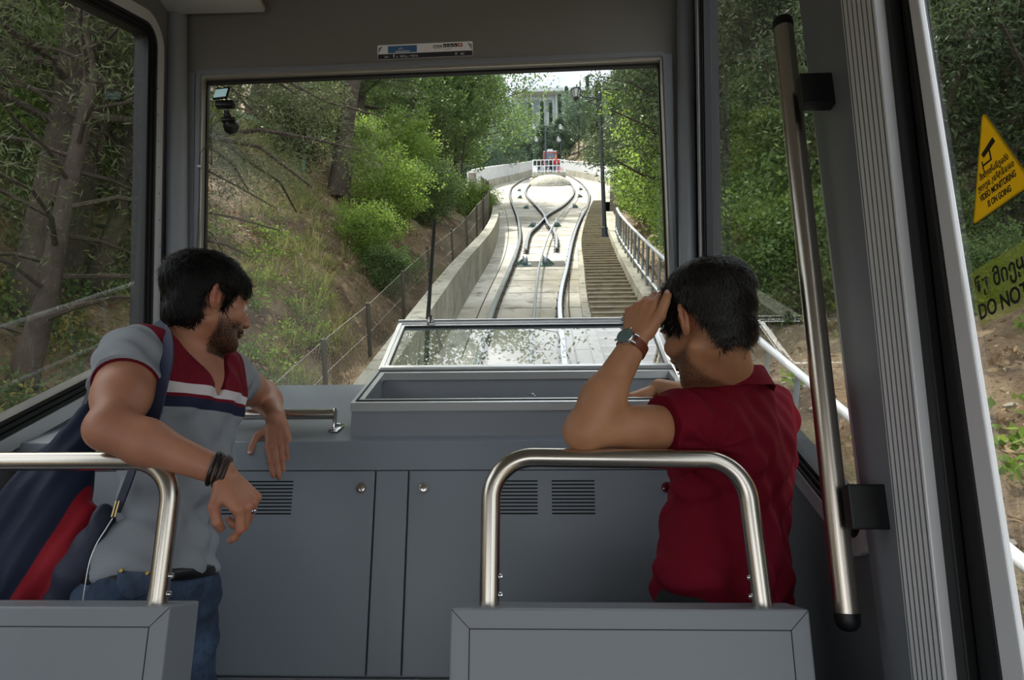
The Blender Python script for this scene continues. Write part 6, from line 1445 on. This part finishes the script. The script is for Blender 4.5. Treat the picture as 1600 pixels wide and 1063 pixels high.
def band_mat(name, base, bands, rough=.8, stripes=None, bump=(900, .25, .0006), armhole=None, second=None):
    """bands: (axis, lo, hi, colour) in the object's own coordinates, painted over in order"""
    m = mat(name, base, rough, spec=.2, sheen=.0); n = m.node_tree; b = n.nodes['Principled BSDF']; t = n.nodes.new('ShaderNodeTexCoord'); sx = n.nodes.new('ShaderNodeSeparateXYZ'); n.links.new(t.outputs['Object'], sx.inputs[0])
    def mth(op, a_, b_=None, c_=None):
        x = n.nodes.new('ShaderNodeMath'); x.operation = op
        for i, v in enumerate((a_, b_, c_)):
            if v is None: continue
            if isinstance(v, (int, float)): x.inputs[i].default_value = v
            else: n.links.new(v, x.inputs[i])
        return x.outputs[0]
    cur = None
    def over(fac, colr):
        nonlocal cur
        x = n.nodes.new('ShaderNodeMix'); x.data_type = 'RGBA'; n.links.new(fac, x.inputs[0]); x.inputs[7].default_value = lin(colr)
        if cur is None: x.inputs[6].default_value = lin(base)
        else: n.links.new(cur, x.inputs[6])
        cur = x.outputs[2]
    if stripes:
        per, colr, duty = stripes; over(mth('LESS_THAN', mth('FRACT', mth('MULTIPLY', sx.outputs[2], 1/per)), duty), colr)
    for expr, lo, hi, colr in bands:
        v = {'x': sx.outputs[0], 'y': sx.outputs[1], 'z': sx.outputs[2]}.get(expr)
        if v is None: v = expr(mth, sx)
        f = mth('MULTIPLY', mth('GREATER_THAN', v, lo), mth('LESS_THAN', v, hi))
        if armhole is not None: f = mth('MULTIPLY', f, mth('LESS_THAN', armhole(mth, sx), 0))
        over(f, colr)
    if cur is not None: n.links.new(cur, b.inputs['Base Color'])
    x = n.nodes.new('ShaderNodeTexNoise'); x.inputs['Scale'].default_value = bump[0]; n.links.new(t.outputs['Object'], x.inputs['Vector']); bp = n.nodes.new('ShaderNodeBump'); bp.inputs['Strength'].default_value = bump[1]; bp.inputs['Distance'].default_value = bump[2]
    n.links.new(x.outputs['Fac'], bp.inputs['Height']); n.links.new(bp.outputs[0], b.inputs['Normal']); return m
M['maroon'] = mat('maroon_cotton', '5f1020', .8, spec=.2)
M['teeA'] = band_mat('grey_striped_tshirt', '7c8188', [('z', -.06, 1, '6a1122'), ('z', -.085, -.060, 'c9c4c8'), ('z', -.093, -.085, '6a1122'), ('z', -.118, -.093, '23273f')], stripes=(.0034, '949aa0', .5),
    armhole=lambda mth, sx: mth('SUBTRACT', mth('ABSOLUTE', sx.outputs[0]), .150))
M['denim'] = mat('denim', '2c3b52', .85, var=[(9, '48607e', .45, .75), (60, '1c2636', .5, .8)], bump=(700, .5, .0008)); M['denim_l'] = mat('denim_pocket', '3f5068', .85, var=[(30, '2a3547', .4, .7)], bump=(700, .5, .0008))
M['navy'] = mat('navy_nylon', '1a2138', .6, bump=(60, .3, .004)); M['navy_strap'] = mat('navy_webbing', '27304a', .75, bump=(500, .4, .0008, (1, 1, 6)))
M['navy_bag'] = band_mat('navy_bag_fabric', '1b2338', [(lambda mth, sx: mth('ADD', mth('MULTIPLY', sx.outputs[0], 1.0), mth('MULTIPLY', sx.outputs[2], -.175)), .092, .150, '8f1524')], .65, bump=(60, .3, .004))
PERSON_A = man_left()
# ---------------------------------------------------------------- the man in dark red
M['polo'] = mat('dark_red_polo', '720f22', .85, spec=.15, bump=(1100, .35, .0006)); M['watch_s'] = mat('brown_watch_strap', '6e3220', .5, bump=(400, .2, .0006)); M['dial'] = mat('watch_dial', '5d716c', .2)
def man_right():
    O, nk = pp(1107, 508, 1.53), pp(1142, 604, 1.64)
    sL, sR = pp(1082, 668, 1.575), pp(1188, 650, 1.77); eL, wL = pp(914, 672, 1.455), pp(991, 537, 1.50); eR, wR = pp(1128, 632, 1.98), pp(1030, 606, 2.17); pel = pp(1125, 950, 1.69)
    eL[2] = zt+.0195+.040
    root = thing('person', 'short-haired man in a dark red polo shirt, seen from behind, hand on forehead', 'person', (pel[0], pel[1], 0))
    Fh = frame((-.50, .84, -.16), (-.10, .05, 1))
    sd = Sdf(); Lh = head(sd, O, Fh, nk, (.055, .058), 1.05)
    sa = nrm(sR-sL); upT = nrm(nk-pel); ft = nrm(np.cross(upT, sa)); ft = -ft if ft[1] < 0 else ft; sa2 = nrm(np.cross(ft, upT)); sa2 = sa2 if sa2@sa > 0 else -sa2; FT = np.array([sa2, ft, upT]); mid = (sL+sR)/2-V3(0, 0, .01)
    def torso(s_, o=0.0):
        s_.ell(mid-upT*.07-ft*.012, (.150+o, .105+o, .15+o), FT, .03); s_.ell(mid-upT*.24-ft*.005, (.138+o, .105+o, .17+o), FT, .05); s_.ell(pel+upT*.06, (.140+o, .115+o, .15+o), FT, .05)
        s_.cap(nk-upT*.03, sR, .052+o, .054+o, .04); s_.cap(nk-upT*.03, sL, .052+o, .052+o, .04); s_.cap(sR, sL, .056+o, .056+o, .04)
        for q in (-1, 1): s_.ell(mid-upT*.05-ft*.055+FT[0]*q*.065, (.07+o, .045+o, .075+o), FT, .03)
    torso(sd); sd.cap(nk, mid+upT*.01, .058, .07, .04)
    def arm(s_, S_, E_, W_, k1, k2, k3):
        s_.cap(S_, S_*.45+E_*.55, .050*k1, .045*k1, .03); s_.cap(S_*.6+E_*.4, E_, .045*k1, .038*k2, .03); M1 = E_*.66+W_*.34; s_.cap(E_, M1, .037*k2, .042*k2, .025); s_.cap(M1, W_, .041*k2, .0275*k3, .03)
        s_.ell(E_-nrm(S_-E_)*.010-nrm(W_-E_)*.012, (.024,)*3, None, .02)
    arm(sd, sL, eL, wL, .95, 1.02, 1.05); arm(sd, sR, eR, wR, .95, .95, 1.02)
    # left hand against the forehead: fingers up, thumb towards the camera
    dL = nrm(pp(1004, 466, 1.52)-wL); nL = nrm(V3(-.58, -.80, .16)); tL = nrm(V3(.80, -.58, .0))
    hl_ = hand(sd, wL+dL*.004, dL, nL, tL, [(.62, .55, .25), (.70, .55, .25), (.72, .55, .25), (.75, .5, .3)], [(.78, .58, .10), (.98, .22, .02), (.98, .08, -.12)], .04, 1.06)
    # right hand: loose fist in the hatch
    dR = nrm(V3(-.95, .12, -.22)); tR = nrm(V3(-.10, -.85, -.35)); nR = nrm(V3(.1, -.30, .95))
    hr_ = hand(sd, wR+dR*.004, dR, nR, tR, [(.8, .9, .4), (.85, .95, .4), (.9, 1.0, .5), (.9, 1.0, .5)], [(.75, .55, -.45), (.85, .20, -.5), (.80, -.1, -.6)], .03, .95)
    for s_ in (-1, 1):
        hp = pel+FT[0]*s_*.085-V3(0, 0, .02); kn = V3(hp[0], hp[1]+.02, .47); an = V3(hp[0], hp[1], .085); sd.cap(hp, kn, .085, .055, .03); sd.cap(kn, an, .053, .036, .02); sd.cap(an-V3(0, .03, .045), an+V3(0, .15, -.05), .036, .032, .02)
    def hb_(f, w_, g=.016):
        P_ = np.array([p for q in f for p in q[0]]+[w_]); return P_.min(0)-g, P_.max(0)+g
    h1, h2 = hb_(hl_, wL), hb_(hr_, wR); hx = (O-.15, O+.15)
    # keep the hand box and the head box apart along X
    cut = (h1[1][0]); hb1 = (h1[0], h1[1]); hb2 = (np.array([cut-.0, hx[0][1], hx[0][2]]) if False else hx[0], hx[1])
    lo_ = np.minimum(h1[0], hx[0]); hi_ = np.maximum(h1[1], hx[1])
    V, F_ = sd.mesh(.0048, [(lo_, hi_, .0024), (h2[0], h2[1], .0022)])
    body = put(V, F_, 'body', M['skinB'], root)
    q = (V-O)@Fh.T; x, y, z = q[:, 0], q[:, 1], q[:, 2]; near = np.linalg.norm(q, axis=1) < .17
    fing = np.zeros(len(V), bool)
    for J, *_ in hl_:
        for k in range(4): fing |= np.linalg.norm(V-J[k], axis=1) < .03
    fing |= np.linalg.norm(V-(wL+dL*.05), axis=1) < .07
    bd = .5*smooth(-.035, -.06, z)*smooth(.0, .03, y)
    vattr(body, 'beard', np.where(near & ~fing, bd, 0)); red = np.zeros(len(V))
    for f in (hl_, hr_):
        for J, *_ in f:
            for k in (0, 1, 3): red = np.maximum(red, .45*smooth(.018, .006, np.linalg.norm(V-J[k], axis=1)))
    e_ = np.minimum(np.linalg.norm(q-V3(.085, -.01, 0), axis=1), np.linalg.norm(q-V3(-.085, -.01, 0), axis=1)); red = np.maximum(red, .6*smooth(.04, .015, e_)*~fing); vattr(body, 'red', red)
    nails(hl_, root, M['nail'], (0, 1, 2, 3, 4)); nails(hr_, root, M['nail'], (0, 1, 2, 3, 4), nR)
    for s_ in (-1, 1):
        m = MB(); m.sphere(Lh(s_*.031, .0872, .003), .0122, 16, 10); ey = m.build('eye', M['eye_w'], smooth=True); fix(ey, root)
        m = MB(); m.sphere(Lh(s_*.031, .0952, .003), .0055, 10, 8); i_ = m.build('iris', M['iris'], smooth=True); fix(i_, root); i_.parent = ey
    def hl(x, y, z):
        ax_ = np.abs(x); lim = np.where(y > .052, np.where(ax_ > .05, .035, .058), -.076-np.minimum(y, 0)*.10)
        lim = np.where((y > .014) & (y <= .052) & (ax_ > .03), .005-(.052-y)*.5, lim); lim = np.where((y > -.036) & (y <= .014), .026, lim)
        lim = np.where((y <= -.036) & (y > -.066) & (ax_ > .03), .024-(-.036-y)*3.2, lim)
        return z-lim
    cw = V3(.012, -.075, .085)     # crown whorl
    def flow(x, y, z):
        if z > .07: v = V3(x-cw[0], y-cw[1], 0); v = v/(np.linalg.norm(v)+1e-6); return (v[0]*.8+v[1]*.5, v[1]*.8-v[0]*.5+.3, -.05)
        return (x*3, .25, -1.0) if y < .03 else (x*2, .6, -.6)
    hr = hair_cap(O, Fh, lambda x, y, z: .0045+.012*smooth(.02, .10, z)+.002, hl, 'hair', M['hair2'], root, sz=1.05, flow=flow, n_str=19000, L=.026, seed=4, lump=.0032, lift=.55, w0=.0015)
    fix(hr, root)
    # ---- polo shirt
    ss = Sdf(); torso(ss, .010); aL, aR = nrm(eL-sL), nrm(eR-sR); ss.cap(sL-aL*.02, sL+aL*.20, .060, .059, .035); ss.cap(sR-aR*.02, sR+aR*.17, .058, .058, .035)
    ss.cap(nk+upT*.02, nk-upT*.03, .060, .075, .02)
    ss.cap(pel+upT*.05, pel-upT*.08, .13, .13, .05, (tuple(ft), 1.15))
    def post(D, ax):
        X_a, Y_a, Z_a = np.meshgrid(*ax, indexing='ij'); P_ = np.stack([X_a, Y_a, Z_a], -1); q = (P_-mid)@FT.T; x, y, z = q[..., 0], q[..., 1], q[..., 2]
        wr = .0045*np.sin(z*34+x*46+1.6*np.sin(x*22+1))*smooth(.02, -.12, z)+.0040*np.sin((x-z*.8)*62+1.2*np.sin(z*25))+.0018*np.sin(x*120+z*60)
        # folds gathering at the left armpit
        aa = np.linalg.norm(P_-(sL-upT*.06), axis=-1); wr = wr+.0045*np.sin(np.arctan2(z+.06, x+.17)*9)*smooth(.22, .06, aa)
        D = D+wr*1.15-.009; D = np.maximum(D, -(P_@upT-(pel@upT)+.09))
        for S_, a_, L_ in ((sL, aL, .085), (sR, aR, .13)):
            r_ = P_-S_; al = r_@a_; pr = np.linalg.norm(r_-al[..., None]*a_, axis=-1); D = np.maximum(D, np.where((pr < .10) & (al > 0), al-L_, -1))
        qn = (P_-nk)@FT.T; rr = np.sqrt(qn[..., 0]**2+(qn[..., 1]+.005)**2); D = np.maximum(D, np.where(qn[..., 2] > -.09, np.minimum(.064-rr, qn[..., 2]+.05), -1)); D = np.maximum(D, np.where(rr < .1, qn[..., 2]-.012-qn[..., 1]*-.15, -1))
        return D
    ss.post = [post]; Vs, Fs = ss.mesh(.0036); bpy_shirt(Vs, Fs, FT, mid, root, 'polo_shirt', M['polo'])
    # folded collar: a turned-over band round the neck
    nv = 56; vs = []; tl = nrm(upT*1.0+ft*.30); u = nrm(np.cross(ft, tl)); v2 = np.cross(tl, u); c0 = nk+upT*.008-ft*.006
    prof = [(.0640, -.022), (.0635, .010), (.0650, .0195), (.0680, .0215), (.0715, .018), (.0790, -.010), (.0850, -.030), (.0835, -.031), (.0765, -.010), (.0700, .010)]
    for i in range(nv+1):
        a = -math.pi*1.42+ (math.pi*1.84)*i/nv; 
        for r_, h_ in prof: rr = (r_+.004)*(1+.02*math.sin(a*3)); vs.append(c0+(u*math.cos(a)+v2*math.sin(a))*rr+tl*(h_+.003*math.sin(a*4)))
    k = len(prof); fs_ = [(i*k+j, i*k+(j+1) % k, (i+1)*k+(j+1) % k, (i+1)*k+j) for i in range(nv) for j in range(k)]+[tuple(range(k)), tuple(nv*k+j for j in range(k))[::-1]]
    m = MB(); m.add(vs, fs_); fix(m.build('collar', M['polo'], smooth=True), root)
    a = None; tg = PY(1183, 583, 1.60); m = MB(); m.box(-.002, .002, -.004, .004, -.009, .009, .001, Matrix.Translation(tg)); fix(m.build('collar_tag', M['stk_white']), root)
    # trousers
    sj = Sdf()
    for s_ in (-1, 1):
        hp = pel+FT[0]*s_*.085-V3(0, 0, .02); kn = V3(hp[0], hp[1]+.02, .47); an = V3(hp[0], hp[1], .085); sj.cap(hp, kn, .097, .068, .03); sj.cap(kn, an, .066, .052, .02)
    sj.ell(pel-V3(0, 0, .02), (.150, .120, .10), FT, .04)
    sj.post = [lambda D, ax: D+.003*np.sin(np.meshgrid(*ax, indexing='ij')[2]*55)]
    Vj, Fj = sj.mesh(.008); put(Vj, Fj, 'trousers', mat('dark_trousers', '15171c', .85), root)
    # ---- wrist watch
    dd = nrm(wL-eL); w_ = thing('wristwatch', 'steel wristwatch with brown leather strap on the raised left wrist', 'watch', wL)
    nb = nrm(nL-dd*(nL@dd)); tb = nrm(np.cross(dd, nb)); c = wL-dd*.010; m = MB(); vs = []; nn = 40
    for i in range(nn):
        a = 2*math.pi*i/nn
        for r_, h_ in ((.0325, -.0105), (.0348, -.0105), (.0348, .0105), (.0325, .0105)): vs.append(c+(nb*math.cos(a)*1.02+tb*math.sin(a))*r_*.97+dd*h_)
    m.add(vs, [(i*4+j, i*4+(j+1) % 4, ((i+1) % nn)*4+(j+1) % 4, ((i+1) % nn)*4+j) for i in range(nn) for j in range(4)]); fix(m.build('strap', M['watch_s']), w_)
    cc = c+nb*.0335; m = MB(); m.lathe([(.0195, -.002), (.0205, .001), (.0205, .006), (.0185, .0085), (.0165, .0085), (.0165, .0075), (.001, .0075)], cc, nb, 32)
    for s_ in (-1, 1):
        for t_ in (-1, 1): p = cc+tb*s_*.0; m.tube([cc+tb*t_*.018+dd*s_*.009+nb*.003, cc+tb*t_*.026+dd*s_*.009-nb*.004], .0024, 8)
    m.tube([cc+dd*.020+nb*.0035, cc+dd*.0245+nb*.0035], .003, 10); fix(m.build('case', M['chrome'], smooth=True), w_)
    m = MB(); m.lathe([(.0163, 0), (.0163, .0004)], cc+nb*.0076, nb, 32); fix(m.build('dial', M['dial']), w_)
    m = MB(); m.tube([cc+nb*.0084, cc+nb*.0084+tb*.009], .0006, 4); m.tube([cc+nb*.0084, cc+nb*.0084+dd*.012], .0005, 4); fix(m.build('hands', M['chrome']), w_)
    m = MB(); p = c-nb*.0325; m.box(-.006, .006, -.012, .012, -.0025, .0025, .001, Matrix.Translation(Vector(p)) @ Matrix((Vector(tb), Vector(dd), Vector(nb))).transposed().to_4x4()); fix(m.build('buckle', M['watch_s']), w_)
    return root
PERSON_B = man_right()
# ---------------------------------------------------------------- small figures far up on the platform
def far_person(px, py_feet, Y, h, shirt, legs, label, facing=0.0, z=None, group=None, arm=0.25):
    p = PY(px, py_feet, Y); zf = p.z if z is None else z; c = np.array([p.x, Y, zf]); k = h/1.75
    root = thing('person', label, 'person', c, group); sd = Sdf(); fx = V3(math.cos(facing), math.sin(facing), 0); fy = V3(-fx[1], fx[0], 0)
    Q = lambda a, b, z_: c+(fx*a+fy*b+V3(0, 0, z_))*k
    for s_ in (-1, 1):
        sd.cap(Q(s_*.09, 0, .90), Q(s_*.11, .02, .48), .085*k, .06*k, .03); sd.cap(Q(s_*.11, .02, .48), Q(s_*.12, 0, .08), .058*k, .042*k, .02); sd.cap(Q(s_*.12, -.03, .04), Q(s_*.13, .14, .035), .04*k, .035*k, .02)
        sd.cap(Q(s_*.19, 0, 1.42), Q(s_*.26, .04, 1.14), .05*k, .042*k, .03); sd.cap(Q(s_*.26, .04, 1.14), Q(s_*(.26-arm*.3), .20, .98+arm*.3), .04*k, .03*k, .02); sd.ell(Q(s_*(.26-arm*.3), .23, .96+arm*.3), (.035*k, .035*k, .05*k), None, .02)
    sd.ell(Q(0, 0, 1.22), (.19*k, .12*k, .27*k), np.array([fx, fy, [0, 0, 1]]), .05); sd.ell(Q(0, 0, .95), (.16*k, .12*k, .12*k), np.array([fx, fy, [0, 0, 1]]), .05); sd.cap(Q(-.17, 0, 1.43), Q(.17, 0, 1.43), .06*k, .06*k, .04)
    sd.cap(Q(0, 0, 1.42), Q(0, .01, 1.56), .055*k, .05*k, .02); sd.ell(Q(0, .01, 1.63), (.078*k, .095*k, .115*k), np.array([fx, fy, [0, 0, 1]]), .02); sd.ell(Q(0, .11, 1.61), (.015*k, .02*k, .02*k), None, .01)
    V, F_ = sd.mesh(.022); zc = (V[F_].mean(1)[:, 2]-zf)/k; xc = np.abs((V[F_].mean(1)-c)@fx)/k; yc = ((V[F_].mean(1)-c)@fy)/k
    mi = np.where(zc < .94, 1, np.where(zc < 1.47, 0, np.where((zc > 1.66) | ((yc < -.01) & (zc > 1.54)), 3, 2))); mi = np.where((zc > .8) & (zc < 1.2) & (xc > .225), 2, mi)
    put(V, F_, 'body', [shirt, legs, M['skinB'], M['hair2']], root, mi=mi); return root
cl = lambda n, c: mat(n, c, .85)
c_red, c_blue, c_dark, c_white, c_pink, c_jean = cl('cloth_red', 'b3262c'), cl('cloth_blue', '4c6a8c'), cl('cloth_dark', '23262d'), cl('cloth_white', 'cfd0cc'), cl('cloth_pink', 'c77a80'), cl('cloth_jeans', '46586f')
yp = pc.y-.5
far_person(843, 270, yp+.2, 1.70, c_dark, c_jean, 'distant person in dark top and jeans at the left end of the platform', .4, pt_z)
far_person(849, 270, yp+.9, 1.62, c_white, c_white, 'distant person in white beside the platform lamp post', .2, pt_z)
far_person(860, 270, yp+.1, 1.72, c_dark, c_dark, 'distant person dressed in black right of the platform lamp post', 3.0, pt_z)
far_person(864, 270, yp+.8, 1.60, c_blue, c_white, 'distant person in blue top and white trousers on the platform', 2.8, pt_z)
far_person(869, 270, yp+.0, 1.82, c_red, c_jean, 'distant person in bright red top and jeans on the platform', 3.2, pt_z)
far_person(873, 270, yp+1.2, 1.70, c_pink, c_dark, 'distant person in pink top at the right end of the platform', 2.9, pt_z)
